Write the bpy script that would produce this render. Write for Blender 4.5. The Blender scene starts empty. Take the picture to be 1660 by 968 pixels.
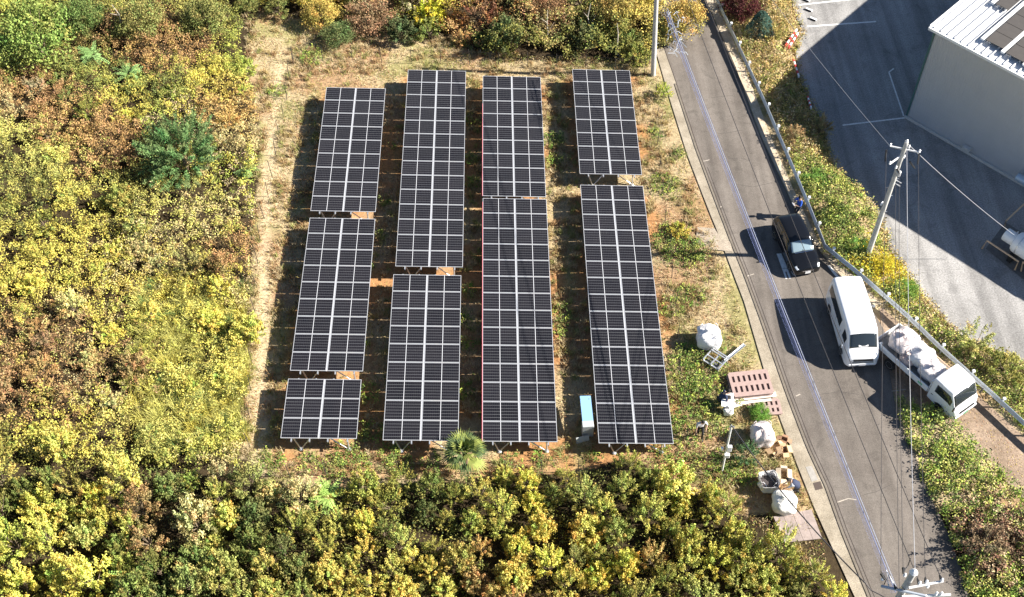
import bpy, math, random
import numpy as np
from mathutils import Vector, Matrix
random.seed(7); RNG = np.random.default_rng(11)
R_ = math.radians
scene = bpy.context.scene
COL = scene.collection

# ------------------------------------------------------------------ camera
CAMP = np.array([-0.0045, -41.2349, 48.6942]); CAMR = (0.670521531, 0.0191601065, -0.0144527772); FPX = 1850.23
cd = bpy.data.cameras.new('camera'); cam = bpy.data.objects.new('camera', cd); COL.objects.link(cam)
cam.location = CAMP; cam.rotation_euler = CAMR; cd.sensor_width = 36; cd.lens = FPX / 1660 * 36; cd.clip_end = 2000
scene.camera = cam
# ------------------------------------------------------------------ light
SUN_EL, SUN_AZ = 34.0, -3.0        # azimuth counter-clockwise from +x, direction towards the sun
w = bpy.data.worlds.new('World'); scene.world = w; w.use_nodes = True
nt = w.node_tree; nt.nodes.clear()
sky = nt.nodes.new('ShaderNodeTexSky'); sky.sky_type = 'NISHITA'; sky.sun_disc = False
sky.sun_elevation = R_(SUN_EL); sky.sun_rotation = R_(90 - SUN_AZ); sky.air_density = .8; sky.dust_density = .2; sky.ozone_density = 1.3
bg = nt.nodes.new('ShaderNodeBackground'); bg.inputs[1].default_value = 0.05
wo = nt.nodes.new('ShaderNodeOutputWorld'); nt.links.new(sky.outputs[0], bg.inputs[0]); nt.links.new(bg.outputs[0], wo.inputs[0])
sl = bpy.data.lights.new('sun', 'SUN'); sl.energy = 5.0; sl.angle = R_(0.5); sl.color = (1, .94, .85)
so = bpy.data.objects.new('sun', sl); COL.objects.link(so)
sd = Vector((math.cos(R_(SUN_EL)) * math.cos(R_(SUN_AZ)), math.cos(R_(SUN_EL)) * math.sin(R_(SUN_AZ)), math.sin(R_(SUN_EL))))
so.rotation_euler = sd.to_track_quat('Z', 'Y').to_euler(); so.location = (30, -10, 40)
vs = scene.view_settings; vs.view_transform = 'Standard'; vs.look = 'None'; vs.gamma = 1; vs.exposure = 1.5
scene.render.resolution_x = 1024; scene.render.resolution_y = 597

# ------------------------------------------------------------------ helpers: places
from mathutils import Euler
_RM = np.array(Euler(CAMR, 'XYZ').to_matrix())
def ray(px, py): return _RM @ np.array([(px - 830) / FPX, -(py - 484) / FPX, -1.0])
def at(px, py, z=0.0):
    d = ray(px, py); return CAMP + d * ((z - CAMP[2]) / d[2])
def poly(pts, z=0.0): return np.array([at(a, b, z)[:2] for a, b in pts])
def inside(P, x, y):
    r = np.zeros(np.shape(x), bool); n = len(P)
    for i in range(n):
        x0, y0 = P[i]; x1, y1 = P[(i + 1) % n]
        if y0 == y1: continue
        c = ((y0 > y) != (y1 > y)) & (x < (x1 - x0) * (y - y0) / (y1 - y0) + x0); r ^= c
    return r
def hsh(i, j, s):
    n = (i.astype(np.int64) * 374761393 + j.astype(np.int64) * 668265263 + s * 1274126177) & 0xffffffff
    n = ((n ^ (n >> 13)) * 1274126177) & 0xffffffff
    return ((n ^ (n >> 16)) & 0xffff) / 65535.0
def vn(x, y, s=0):
    x = np.asarray(x, float); y = np.asarray(y, float)
    i = np.floor(x); j = np.floor(y); u = x - i; v = y - j; u = u*u*(3-2*u); v = v*v*(3-2*v)
    a = hsh(i, j, s); b = hsh(i+1, j, s); c = hsh(i, j+1, s); d = hsh(i+1, j+1, s)
    return a*(1-u)*(1-v) + b*u*(1-v) + c*(1-u)*v + d*u*v
def fbm(x, y, s=0, o=4):
    r = 0; a = .5; f = 1.
    for k in range(o): r = r + a * vn(np.asarray(x)*f + 17*k, np.asarray(y)*f - 9*k, s + k); a *= .5; f *= 2.03
    return r / (1 - .5**o)
def sstep(a, b, x): t = np.clip((x - a) / (b - a), 0, 1); return t*t*(3-2*t)

# long lines of the place, as x over y
def xline(pts, z=0.0):
    W = np.array([at(a, b, z) for a, b in pts]); o = np.argsort(W[:, 1]); return W[o, 1], W[o, 0]
RAIL_PX = [(1140,-60),(1165,0),(1200,75),(1240,160),(1255,195),(1285,264),(1315,335),(1339,396),(1394,440),(1438,478),(1480,515),(1523,557),(1604,629),(1664,684),(1760,770)]
_rl = xline(RAIL_PX, .8); railx = lambda y: np.interp(y, *_rl)
YARD_PX = [(1250,-80),(1284,0),(1300,50),(1288,80),(1296,123),(1312,160),(1330,190),(1342,240),(1362,282),(1402,318),(1425,350),(1440,400),(1500,480),(1560,540),(1620,570),(1720,610)]
_yl = xline(YARD_PX, -.3); yardx = lambda y: np.interp(y, *_yl)
def gz(x, y):
    x = np.asarray(x, float); y = np.asarray(y, float)
    t = -x - .5
    left = .055 * (np.sqrt(t*t + 4) + t) / 2
    veg = .5 * (fbm(x*.12, y*.12, 5, 2) - .5) * sstep(14.2, 19, -x)
    yard = -.56 * sstep(-1.6, 0, x - yardx(y)) * (x > 8)
    small = .06 * (fbm(x*.7, y*.7, 3, 3) - .5) * sstep(8.2, 7, x)
    return left + veg + yard + small - .0 * x
def gp(px, py):
    z = 0.
    for _ in range(5): p = at(px, py, z); z = float(gz(p[0], p[1]))
    return np.array([p[0], p[1], z])

# ------------------------------------------------------------------ helpers: materials
MATS = {}
def lk(nt, a, b): nt.links.new(a, b)
def mat(name, col, rough=.6, metal=0., spec=.5, noise=.0, nscale=6., bump=0., coat=0., emis=None, attr=False):
    if name in MATS: return MATS[name]
    m = bpy.data.materials.new(name); m.use_nodes = True; nt = m.node_tree; p = nt.nodes['Principled BSDF']
    p.inputs['Base Color'].default_value = (*col, 1); p.inputs['Roughness'].default_value = rough; p.inputs['Metallic'].default_value = metal
    p.inputs['Specular IOR Level'].default_value = spec; p.inputs['Coat Weight'].default_value = coat
    if noise or bump:
        tc = nt.nodes.new('ShaderNodeTexCoord'); n = nt.nodes.new('ShaderNodeTexNoise'); n.inputs['Scale'].default_value = nscale; n.inputs['Detail'].default_value = 6; n.inputs['Roughness'].default_value = .65
        lk(nt, tc.outputs['Object'], n.inputs['Vector'])
        if noise:
            mr = nt.nodes.new('ShaderNodeMapRange'); mr.inputs[1].default_value = .3; mr.inputs[2].default_value = .7; mr.inputs[3].default_value = 1 - noise; mr.inputs[4].default_value = 1 + noise * .6
            lk(nt, n.outputs[0], mr.inputs[0])
            mx = nt.nodes.new('ShaderNodeVectorMath'); mx.operation = 'SCALE'; mx.inputs[0].default_value = col; lk(nt, mr.outputs[0], mx.inputs['Scale']); lk(nt, mx.outputs[0], p.inputs['Base Color'])
        if bump:
            b = nt.nodes.new('ShaderNodeBump'); b.inputs['Strength'].default_value = bump; b.inputs['Distance'].default_value = .05; lk(nt, n.outputs[0], b.inputs['Height']); lk(nt, b.outputs[0], p.inputs['Normal'])
    MATS[name] = m; return m
def leafmat(name, transl=.3, rough=.65, spec=.08):
    if name in MATS: return MATS[name]
    m = bpy.data.materials.new(name); m.use_nodes = True; nt = m.node_tree; p = nt.nodes['Principled BSDF']; out = nt.nodes['Material Output']
    a = nt.nodes.new('ShaderNodeAttribute'); a.attribute_name = 'col'; oi = nt.nodes.new('ShaderNodeObjectInfo')
    mx = nt.nodes.new('ShaderNodeVectorMath'); mx.operation = 'MULTIPLY'; lk(nt, a.outputs['Color'], mx.inputs[0]); lk(nt, oi.outputs['Color'], mx.inputs[1])
    lk(nt, mx.outputs[0], p.inputs['Base Color']); p.inputs['Roughness'].default_value = rough; p.inputs['Specular IOR Level'].default_value = spec
    t = nt.nodes.new('ShaderNodeBsdfTranslucent'); lk(nt, mx.outputs[0], t.inputs[0]); ms = nt.nodes.new('ShaderNodeMixShader'); ms.inputs[0].default_value = transl
    lk(nt, p.outputs[0], ms.inputs[1]); lk(nt, t.outputs[0], ms.inputs[2]); lk(nt, ms.outputs[0], out.inputs[0]); MATS[name] = m; return m
LEAF = leafmat('leaf_surface', .08); GRASS = leafmat('grass_blade_surface', .25, .7, .1)
BARK = mat('bark', (.20, .15, .10), .9, noise=.4, nscale=9)
ALU = mat('aluminium_frame', (.60, .61, .63), .35, .35)
GALV = mat('galvanised_steel', (.62, .64, .66), .4, .7, noise=.12, nscale=4)
WHITE = mat('white_paint', (.82, .82, .82), .3, coat=.3)
VANW = mat('van_white_paint', (.80, .81, .82), .22, coat=.6, noise=.03, nscale=2)
BLACKP = mat('black_car_paint', (.006, .0065, .008), .15, spec=.3, coat=.45)
GLASS = mat('dark_vehicle_glass', (.02, .026, .03), .06, spec=.9)
RUBBER = mat('tyre_rubber', (.02, .02, .02), .85, noise=.2)
CHROME = mat('chrome', (.7, .7, .72), .18, 1.)
DPLAST = mat('dark_plastic', (.02, .02, .022), .5)
LAMPG = mat('lamp_lens', (.75, .8, .85), .12, spec=.9)
REDL = mat('red_lens', (.5, .02, .02), .2)
CONC = mat('pole_concrete', (.50, .49, .46), .85, noise=.18, nscale=5, bump=.2)
WIRE_D = mat('dark_cable', (.045, .042, .045), .6)
WIRE_L = mat('pale_cable', (.38, .38, .40), .6)
INSUL = mat('white_porcelain', (.85, .85, .84), .2)
DARKST = mat('dark_fence_post', (.045, .04, .035), .7)

# ------------------------------------------------------------------ helpers: meshes
def link(o, parent=None):
    COL.objects.link(o)
    if parent is not None: o.parent = parent
    return o
def tag(o, label=None, cat=None, group=None, kind=None):
    if label: o['label'] = label
    if cat: o['category'] = cat
    if group: o['group'] = group
    if kind: o['kind'] = kind
    return o
def thing(name, loc, rz=0., label=None, cat=None, group=None):
    o = bpy.data.objects.new(name, None); o.empty_display_size = .3; link(o); o.location = [float(v) for v in loc]; o.rotation_euler = (0, 0, rz)
    return tag(o, label, cat, group)
class MB:
    def __init__(s): s.v = []; s.f = []; s.m = []; s.M = Matrix()
    def add(s, vs, fs, mi=0):
        b = len(s.v); s.v += [tuple(s.M @ Vector(v)) for v in vs]; s.f += [tuple(b + i for i in f) for f in fs]; s.m += [mi] * len(fs); return s
    def box(s, c, d, rot=None, mi=0, taper=0.):
        x, y, z = [k / 2 for k in d]; t = 1 - taper
        vs = [Vector(p) for p in [(-x,-y,-z),(x,-y,-z),(x,y,-z),(-x,y,-z),(-x*t,-y*t,z),(x*t,-y*t,z),(x*t,y*t,z),(-x*t,y*t,z)]]
        if rot is not None:
            E = Euler(rot).to_matrix(); vs = [E @ v for v in vs]
        c = Vector(c)
        return s.add([v + c for v in vs], [(3,2,1,0),(4,5,6,7),(0,1,5,4),(1,2,6,5),(2,3,7,6),(3,0,4,7)], mi)
    def bbox(s, c, d, b=.02, mi=0, rot=None):           # box with chamfered edges
        x, y, z = [k / 2 for k in d]; vs = []
        def ring(zz, ins): return [(-x+b+ins*0, -y+ins, zz), (x-b, -y+ins, zz), (x-ins, -y+b, zz), (x-ins, y-b, zz), (x-b, y-ins, zz), (-x+b, y-ins, zz), (-x+ins, y-b, zz), (-x+ins, -y+b, zz)]
        for zz, ins in ((-z, b*.7), (-z+b, 0), (z-b, 0), (z, b*.7)): vs += ring(zz, ins)
        fs = [tuple(range(7, -1, -1)), tuple(range(24, 32))]
        for k in range(3):
            for i in range(8): j = (i+1) % 8; fs.append((k*8+i, k*8+j, k*8+8+j, k*8+8+i))
        vs = [Vector(v) for v in vs]
        if rot is not None:
            E = Euler(rot).to_matrix(); vs = [E @ v for v in vs]
        c = Vector(c); return s.add([v + c for v in vs], fs, mi)
    def tube(s, pts, r, n=6, mi=0, caps=True):
        pts = [Vector([float(k) for k in p]) for p in pts]; rr = r if hasattr(r, '__len__') else [r] * len(pts); vs = []; fs = []
        for i, p in enumerate(pts):
            t = (pts[min(i+1, len(pts)-1)] - pts[max(i-1, 0)]).normalized()
            a = Vector((0,0,1)) if abs(t.z) < .9 else Vector((1,0,0))
            u = t.cross(a).normalized(); v = t.cross(u)
            for k in range(n): q = 2*math.pi*k/n; vs.append(p + (u*math.cos(q) + v*math.sin(q)) * rr[i])
        for i in range(len(pts)-1):
            for k in range(n): j = (k+1) % n; fs.append((i*n+k, i*n+j, (i+1)*n+j, (i+1)*n+k))
        if caps: fs += [tuple(range(n-1, -1, -1)), tuple(range((len(pts)-1)*n, len(pts)*n))]
        return s.add(vs, fs, mi)
    def lathe(s, prof, c=(0,0,0), n=16, mi=0, axis='z'):
        vs = []; fs = []
        for r, z in prof:
            for k in range(n):
                q = 2*math.pi*k/n; a, b = r*math.cos(q), r*math.sin(q)
                vs.append({'z': (a,b,z), 'y': (a,z,b), 'x': (z,a,b)}[axis])
        m = len(prof)
        for i in range(m-1):
            for k in range(n): j = (k+1) % n; fs.append((i*n+k, i*n+j, (i+1)*n+j, (i+1)*n+k))
        fs += [tuple(range(n-1, -1, -1)), tuple(range((m-1)*n, m*n))]
        c = Vector(c); return s.add([Vector(v)+c for v in vs], fs, mi)
    def prism(s, pts, z0, z1, mi=0):
        n = len(pts); vs = [(a, b, z0) for a, b in pts] + [(a, b, z1) for a, b in pts]
        return s.add(vs, [tuple(range(n-1, -1, -1)), tuple(range(n, 2*n))] + [(i, (i+1) % n, (i+1) % n + n, i+n) for i in range(n)], mi)
    def mesh(s, name, mats):
        me = bpy.data.meshes.new(name); me.from_pydata([tuple(v) for v in s.v], [], s.f)
        for m in (mats if isinstance(mats, (list, tuple)) else [mats]): me.materials.append(m)
        me.polygons.foreach_set('material_index', s.m); me.update(); return me
    def build(s, name, mats, parent=None, smooth=False, loc=None):
        me = s.mesh(name, mats)
        import bmesh
        bm = bmesh.new(); bm.from_mesh(me); bmesh.ops.recalc_face_normals(bm, faces=bm.faces); bm.to_mesh(me); bm.free()
        if smooth:
            me.polygons.foreach_set('use_smooth', [True] * len(me.polygons))
            try: me.set_sharp_from_angle(angle=R_(40))
            except Exception: pass
        o = bpy.data.objects.new(name, me); link(o, parent)
        if loc is not None: o.location = loc
        return o
def np_mesh(name, V, F, material, cols=None, smooth=False):
    V = np.asarray(V, np.float32); F = np.asarray(F, np.int32); me = bpy.data.meshes.new(name); k = F.shape[1]
    me.vertices.add(len(V)); me.vertices.foreach_set('co', V.ravel()); me.loops.add(F.size); me.loops.foreach_set('vertex_index', F.ravel())
    me.polygons.add(len(F)); me.polygons.foreach_set('loop_start', np.arange(0, F.size, k, dtype=np.int32)); me.polygons.foreach_set('loop_total', np.full(len(F), k, np.int32))
    if smooth: me.polygons.foreach_set('use_smooth', np.ones(len(F), bool))
    me.update(calc_edges=True)
    if cols is not None:
        a = me.attributes.new('col', 'FLOAT_COLOR', 'POINT'); c = np.ones((len(V), 4), np.float32); c[:, :3] = cols; a.data.foreach_set('color', c.ravel())
    me.materials.append(material); return me
def obj(name, me, parent=None): return link(bpy.data.objects.new(name, me), parent)
def leafarr(P, size, col, up=.7, aspect=.55, droop=None, rng=RNG):
    n = len(P); N = rng.normal(size=(n, 3)); N /= np.linalg.norm(N, axis=1)[:, None]; N[:, 2] = np.abs(N[:, 2]) + up; N /= np.linalg.norm(N, axis=1)[:, None]
    T = rng.normal(size=(n, 3)); T -= (T*N).sum(1)[:, None]*N; T /= np.linalg.norm(T, axis=1)[:, None]; B = np.cross(N, T)
    s = np.asarray(size)[:, None] * np.ones((n, 1)); h = s*aspect*.5
    V = np.stack([P - T*s*.5, P + B*h + N*s*.08, P + T*s*.5 - N*s*.12, P - B*h + N*s*.08], 1).reshape(-1, 3)
    F = np.arange(4*n).reshape(n, 4); return V, F, np.repeat(col, 4, 0)
def bladearr(P, L, wd, col, lean=.5, rng=RNG, rootdark=.0):
    n = len(P); a = rng.uniform(0, 2*np.pi, n); d = np.stack([np.cos(a), np.sin(a), np.zeros(n)], 1); l = rng.uniform(.15, 1, n)*lean
    side = np.stack([-np.sin(a), np.cos(a), np.zeros(n)], 1)*(wd/2)[:, None]; up = np.array([0, 0, 1.])
    L = L[:, None]; l = l[:, None]; M = P + up*L*.6 + d*L*l*.35; T = P + up*L*(1 - .35*l) + d*L*l
    V = np.stack([P - side, P + side, M + side*.8, M - side*.8, T + side*.15, T - side*.15], 1).reshape(-1, 3); b = (np.arange(n)*6)[:, None]
    F = np.concatenate([b + np.array([0, 1, 2, 3]), b + np.array([3, 2, 4, 5])]); return V, F, np.repeat(col, 6, 0)
def merge(parts):
    V = []; F = []; C = []; b = 0
    for v, f, c in parts: V.append(v); F.append(f + b); C.append(c); b += len(v)
    return np.concatenate(V), np.concatenate(F), np.concatenate(C)

# colours of plants (base colours)
YEL = (.61,.53,.115); GOLD = (.56,.42,.115); LIME = (.38,.43,.09); OLIVE = (.26,.26,.085); GREEN = (.15,.20,.06); DGREEN = (.045,.075,.03)
REDB = (.38,.20,.11); TAN = (.52,.41,.24); BROWN = (.22,.15,.09); BLUEG = (.13,.24,.13); PURP = (.28,.15,.10); ORNG = (.50,.31,.13); PALE = (.52,.50,.15); DRED = (.20,.03,.03)

# ================================================================== SETTING: ground
def nonuni(a, b, lo, hi, fine, coarse):
    return np.concatenate([np.arange(lo, a, coarse), np.arange(a, b, fine), np.arange(b, hi + coarse, coarse)])
GX = nonuni(-40, 34, -140, 140, .2, 5.); GY = nonuni(-24, 30, -120, 150, .2, 5.)
X, Y = np.meshgrid(GX, GY); Z = gz(X, Y)
TAB = {  # x, y of the upper left corner, height there, rows, ground level
 'A1': (-11.586, 12.989, 1.780, 9), 'A2': (-11.575, 2.093, 1.770, 9), 'A3': (-11.613, -8.777, 1.770, 3),
 'B1': (-6.643, 14.775, 1.505, 14), 'B2': (-6.721, -1.932, 1.495, 9), 'C1': (-1.947, 14.352, 1.225, 9),
 'C2': (-1.931, 3.818, 1.210, 14), 'D1': (3.703, 14.857, 1.150, 8), 'D2': (3.691, 4.794, 1.095, 15)}
V_LEFT = poly([(-160,-160),(380,-160),(400,30),(388,90),(408,140),(422,220),(418,300),(412,400),(405,500),(400,600),(398,700),(390,760),(-160,760)], .8)
V_BOT = poly([(-160,740),(392,745),(440,785),(560,800),(640,785),(700,785),(780,770),(860,762),(930,768),(990,745),(1040,745),(1090,775),(1150,800),(1205,835),(1245,880),(1300,905),(1345,950),(1420,1080),(-160,1080)], .3)
V_TOP = poly([(380,-160),(1110,-160),(1078,20),(1052,100),(930,95),(860,92),(800,98),(740,68),(690,64),(600,50),(520,45),(450,35),(400,30)], .3)
V_RB = poly([(1452,650),(1500,665),(1548,695),(1605,755),(1720,875),(1720,1080),(1600,1080),(1560,930),(1535,860),(1505,800),(1480,735)], 0)
CLEAR = poly([(400,30),(520,45),(740,68),(860,92),(1052,100),(1090,140),(1150,340),(1245,640),(1330,850),(1345,950),(1205,835),(1040,745),(860,762),(640,785),(440,785),(392,745),(400,600),(418,300),(408,140)], 0)
base = np.zeros(X.shape + (3,)) + np.array(TAN)*.78
n1 = fbm(X*.5, Y*.5, 21, 4); n2 = fbm(X*1.7, Y*1.7, 31, 3)
def mixc(m, c): global base; m = np.clip(m, 0, 1)[..., None]; base = base*(1-m) + np.array(c)*m
mixc(sstep(.48, .60, n1)*.75, (.27, .25, .10)); mixc(sstep(.54, .66, fbm(X*.33+40, Y*.33, 83, 3))*.7, (.34, .20, .11)); mixc(sstep(.52, .7, n2)*.5, (.55, .44, .28))
_py, _px = xline([(462,60),(455,130),(446,200),(436,300),(430,420),(428,540),(425,640),(424,740)], .6); track = np.exp(-((X - np.interp(Y, _py, _px) - .25*(vn(Y*.6, Y*0, 3)-.5))/.35)**2)*(Y < 16.5)*(Y > -14)
mixc(track*.45, (.62, .50, .33))
soil = np.zeros(X.shape)
for k, (tx, ty, tz, nr) in TAB.items():
    dx = np.maximum(np.maximum(tx - .2 - X, X - tx - 4.1), 0); dy = np.maximum(np.maximum(ty - nr*1.154 - .9 - Y, Y - ty - .3), 0)
    soil = np.maximum(soil, sstep(.85, .0, np.hypot(dx, dy)))
mixc(soil * sstep(.36, .60, n1 + .2*(n2-.4)) * .9, (.40, .20, .085))
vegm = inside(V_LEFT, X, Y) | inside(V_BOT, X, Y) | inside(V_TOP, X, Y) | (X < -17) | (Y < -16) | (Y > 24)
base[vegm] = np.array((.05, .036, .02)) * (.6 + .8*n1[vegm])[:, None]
rbm = (X > railx(Y) + .1) & (X < yardx(Y) + .3); base[rbm] = np.array((.40, .30, .17)) * (.6 + .7*n2[rbm])[:, None]
V_ = np.stack([X, Y, Z], -1).reshape(-1, 3); nx = len(GX); ny = len(GY); I = np.arange(nx*ny).reshape(ny, nx)
F_ = np.stack([I[:-1, :-1], I[:-1, 1:], I[1:, 1:], I[1:, :-1]], -1).reshape(-1, 4)
gm = bpy.data.materials.new('ground_soil'); gm.use_nodes = True; nt = gm.node_tree; p = nt.nodes['Principled BSDF']; p.inputs['Roughness'].default_value = .95; p.inputs['Specular IOR Level'].default_value = .1
a = nt.nodes.new('ShaderNodeAttribute'); a.attribute_name = 'col'; tc = nt.nodes.new('ShaderNodeTexCoord')
n = nt.nodes.new('ShaderNodeTexNoise'); n.inputs['Scale'].default_value = 5; n.inputs['Detail'].default_value = 9; n.inputs['Roughness'].default_value = .75; lk(nt, tc.outputs['Object'], n.inputs['Vector'])
mr = nt.nodes.new('ShaderNodeMapRange'); mr.inputs[1].default_value = .3; mr.inputs[2].default_value = .7; mr.inputs[3].default_value = .55; mr.inputs[4].default_value = 1.35; lk(nt, n.outputs[0], mr.inputs[0])
mx = nt.nodes.new('ShaderNodeVectorMath'); mx.operation = 'SCALE'; lk(nt, a.outputs['Color'], mx.inputs[0]); lk(nt, mr.outputs[0], mx.inputs['Scale']); lk(nt, mx.outputs[0], p.inputs['Base Color'])
b = nt.nodes.new('ShaderNodeBump'); b.inputs['Strength'].default_value = .8; b.inputs['Distance'].default_value = .06; lk(nt, n.outputs[0], b.inputs['Height']); lk(nt, b.outputs[0], p.inputs['Normal'])
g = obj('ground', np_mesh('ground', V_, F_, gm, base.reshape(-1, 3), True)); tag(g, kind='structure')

# ------------------------------------------------------------------ road, verge, yard
def groundmat(name, c1, c2, sc=1.2, fine=40, stain=None, bumpd=.006):
    m = bpy.data.materials.new(name); m.use_nodes = True; nt = m.node_tree; p = nt.nodes['Principled BSDF']; p.inputs['Roughness'].default_value = .88; p.inputs['Specular IOR Level'].default_value = .25
    tc = nt.nodes.new('ShaderNodeTexCoord'); n = nt.nodes.new('ShaderNodeTexNoise'); n.inputs['Scale'].default_value = sc; n.inputs['Detail'].default_value = 8; n.inputs['Roughness'].default_value = .7; lk(nt, tc.outputs['Object'], n.inputs['Vector'])
    r = nt.nodes.new('ShaderNodeValToRGB'); r.color_ramp.elements[0].position = .35; r.color_ramp.elements[1].position = .68; r.color_ramp.elements[0].color = (*c1, 1); r.color_ramp.elements[1].color = (*c2, 1); lk(nt, n.outputs[0], r.inputs[0])
    f = nt.nodes.new('ShaderNodeTexNoise'); f.inputs['Scale'].default_value = fine; f.inputs['Detail'].default_value = 3; lk(nt, tc.outputs['Object'], f.inputs['Vector'])
    mr = nt.nodes.new('ShaderNodeMapRange'); mr.inputs[1].default_value = .3; mr.inputs[2].default_value = .7; mr.inputs[3].default_value = .72; mr.inputs[4].default_value = 1.28; lk(nt, f.outputs[0], mr.inputs[0])
    mx = nt.nodes.new('ShaderNodeVectorMath'); mx.operation = 'SCALE'; lk(nt, r.outputs[0], mx.inputs[0]); lk(nt, mr.outputs[0], mx.inputs['Scale']); lk(nt, mx.outputs[0], p.inputs['Base Color'])
    if stain:
        mp = nt.nodes.new('ShaderNodeMapping'); mp.inputs['Rotation'].default_value = (0, 0, R_(stain)); mp.inputs['Scale'].default_value = (1.6, .05, 1); lk(nt, tc.outputs['Object'], mp.inputs['Vector'])
        k = nt.nodes.new('ShaderNodeTexNoise'); k.inputs['Scale'].default_value = 1.; k.inputs['Detail'].default_value = 4; lk(nt, mp.outputs[0], k.inputs['Vector']); m2 = nt.nodes.new('ShaderNodeMapRange'); m2.inputs[1].default_value = .35; m2.inputs[2].default_value = .65; m2.inputs[3].default_value = .78; m2.inputs[4].default_value = 1.16; lk(nt, k.outputs[0], m2.inputs[0])
        bl = nt.nodes.new('ShaderNodeTexNoise'); bl.inputs['Scale'].default_value = .9; bl.inputs['Detail'].default_value = 7; bl.inputs['Roughness'].default_value = .6; bl.inputs['Distortion'].default_value = .8; lk(nt, tc.outputs['Object'], bl.inputs['Vector']); m3 = nt.nodes.new('ShaderNodeMapRange'); m3.inputs[1].default_value = .56; m3.inputs[2].default_value = .66; m3.inputs[3].default_value = 1.; m3.inputs[4].default_value = .80; lk(nt, bl.outputs[0], m3.inputs[0])
        mm = nt.nodes.new('ShaderNodeMath'); mm.operation = 'MULTIPLY'; lk(nt, m2.outputs[0], mm.inputs[0]); lk(nt, m3.outputs[0], mm.inputs[1]); mx2 = nt.nodes.new('ShaderNodeVectorMath'); mx2.operation = 'SCALE'; lk(nt, mx.outputs[0], mx2.inputs[0]); lk(nt, mm.outputs[0], mx2.inputs['Scale']); lk(nt, mx2.outputs[0], p.inputs['Base Color'])
    b = nt.nodes.new('ShaderNodeBump'); b.inputs['Strength'].default_value = .6; b.inputs['Distance'].default_value = bumpd; lk(nt, f.outputs[0], b.inputs['Height']); lk(nt, b.outputs[0], p.inputs['Normal']); return m
LEDGE = [(1055,-60),(1076,80),(1095,134),(1130,241),(1167,340),(1187,392),(1211,452),(1236,520),(1278,640),(1311,726),(1341,790),(1366,860),(1410,968),(1450,1060)]
REDGE = [(1113,-80),(1143,0),(1192,111),(1232,220),(1283,330),(1322,400),(1362,448),(1412,500),(1438,545),(1442,610),(1456,680),(1482,735),(1505,800),(1535,860),(1560,930),(1600,1060)]
def sheet(name, L, R, z, m, n=90):
    yl, xl = xline(L); yr, xr = xline(R); ys = np.linspace(max(yl[0], yr[0]), min(yl[-1], yr[-1]), n)
    V = []; F = []
    for i, y in enumerate(ys):
        a, b = np.interp(y, yl, xl), np.interp(y, yr, xr)
        for k in range(5): V.append((a + (b-a)*k/4, y, z))
        if i:
            for k in range(4): o = (i-1)*5+k; F.append((o, o+1, o+6, o+5))
    me = bpy.data.meshes.new(name); me.from_pydata(V, [], F); me.materials.append(m); return obj(name, me)
ASPH = groundmat('worn_asphalt', (.128,.110,.095), (.18,.158,.137), .45, 30, stain=-7)
ROAD_Z = .045
road = sheet('road', LEDGE, REDGE, ROAD_Z, ASPH); tag(road, kind='structure')
yl_, xl_ = xline(LEDGE); roadl = lambda y: np.interp(y, yl_, xl_)
def lineof(fx, off, y0, y1, n=60): return [(float(fx(y)) + off, y) for y in np.linspace(y0, y1, n)]
def ribbon(name, pts, wd, z0, z1, m, parent=None, kind='structure'):
    b = MB(); P = [Vector((x, y)) for x, y in pts]; L = []; Rr = []
    for i, p_ in enumerate(P):
        t = (P[min(i+1, len(P)-1)] - P[max(i-1, 0)]).normalized(); nrm = Vector((t.y, -t.x)); L.append(p_ - nrm*wd/2); Rr.append(p_ + nrm*wd/2)
    vs = []; fs = []
    for l, r in zip(L, Rr): vs += [(l.x, l.y, z0), (l.x, l.y, z1), (r.x, r.y, z1), (r.x, r.y, z0)]
    for i in range(len(P)-1):
        o = i*4
        for k in range(3): fs.append((o+k, o+k+1, o+k+5, o+k+4))
    fs += [(0,1,2,3), (len(vs)-1, len(vs)-2, len(vs)-3, len(vs)-4)]
    b.add(vs, fs); o = b.build(name, m, parent); 
    if kind: tag(o, kind=kind)
    return o
VERGE = groundmat('verge_concrete', (.23,.195,.145), (.38,.33,.255), 1.1, 18)
y0_, y1_ = float(yl_[0]), float(yl_[-1])
verge = sheet('verge_strip', [(1062,80),(1087,166),(1114,252),(1148,340),(1163,377),(1191,451),(1206,490),(1250,640),(1290,749),(1318,820),(1345,880),(1385,968),(1425,1060)], LEDGE, .055, VERGE, 80); tag(verge, kind='structure')
ribbon('kerb', lineof(roadl, -.07, y0_, 14.5), .11, .0, .085, mat('kerb_concrete', (.17,.145,.115), .9, noise=.25, nscale=3))['kind'] = 'structure'
GUT = mat('gutter_joint', (.045, .035, .03), .95)
ribbon('gutter_joint', lineof(roadl, .03, y0_, y1_), .045, .03, ROAD_Z + .004, GUT)
ribbon('gutter_channel', lineof(roadl, .19, y0_, 7), .03, .03, ROAD_Z + .004, GUT)
# sandy shoulder under the guard rail
SAND = groundmat('sandy_shoulder', (.40,.32,.22), (.58,.49,.37), 1.5, 22)
sh = sheet('shoulder', [(a+1, b) for a, b in REDGE[:8]], [(1131,-80),(1160,0),(1208,111),(1248,220),(1296,330),(1328,395),(1385,450),(1430,495)], .05+.006, SAND); tag(sh, kind='structure')
DIRT = groundmat('dirt_lane', (.20,.145,.10), (.36,.27,.20), .8, 14, bumpd=.02)
dl = sheet('dirt_lane', [(1425,500),(1432,560),(1444,620),(1455,655),(1500,665),(1548,695),(1605,755),(1720,875)], [(1425,495),(1465,530),(1508,570),(1590,645),(1650,700),(1760,800),(1800,875)], .03, DIRT); tag(dl, kind='structure')
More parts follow.
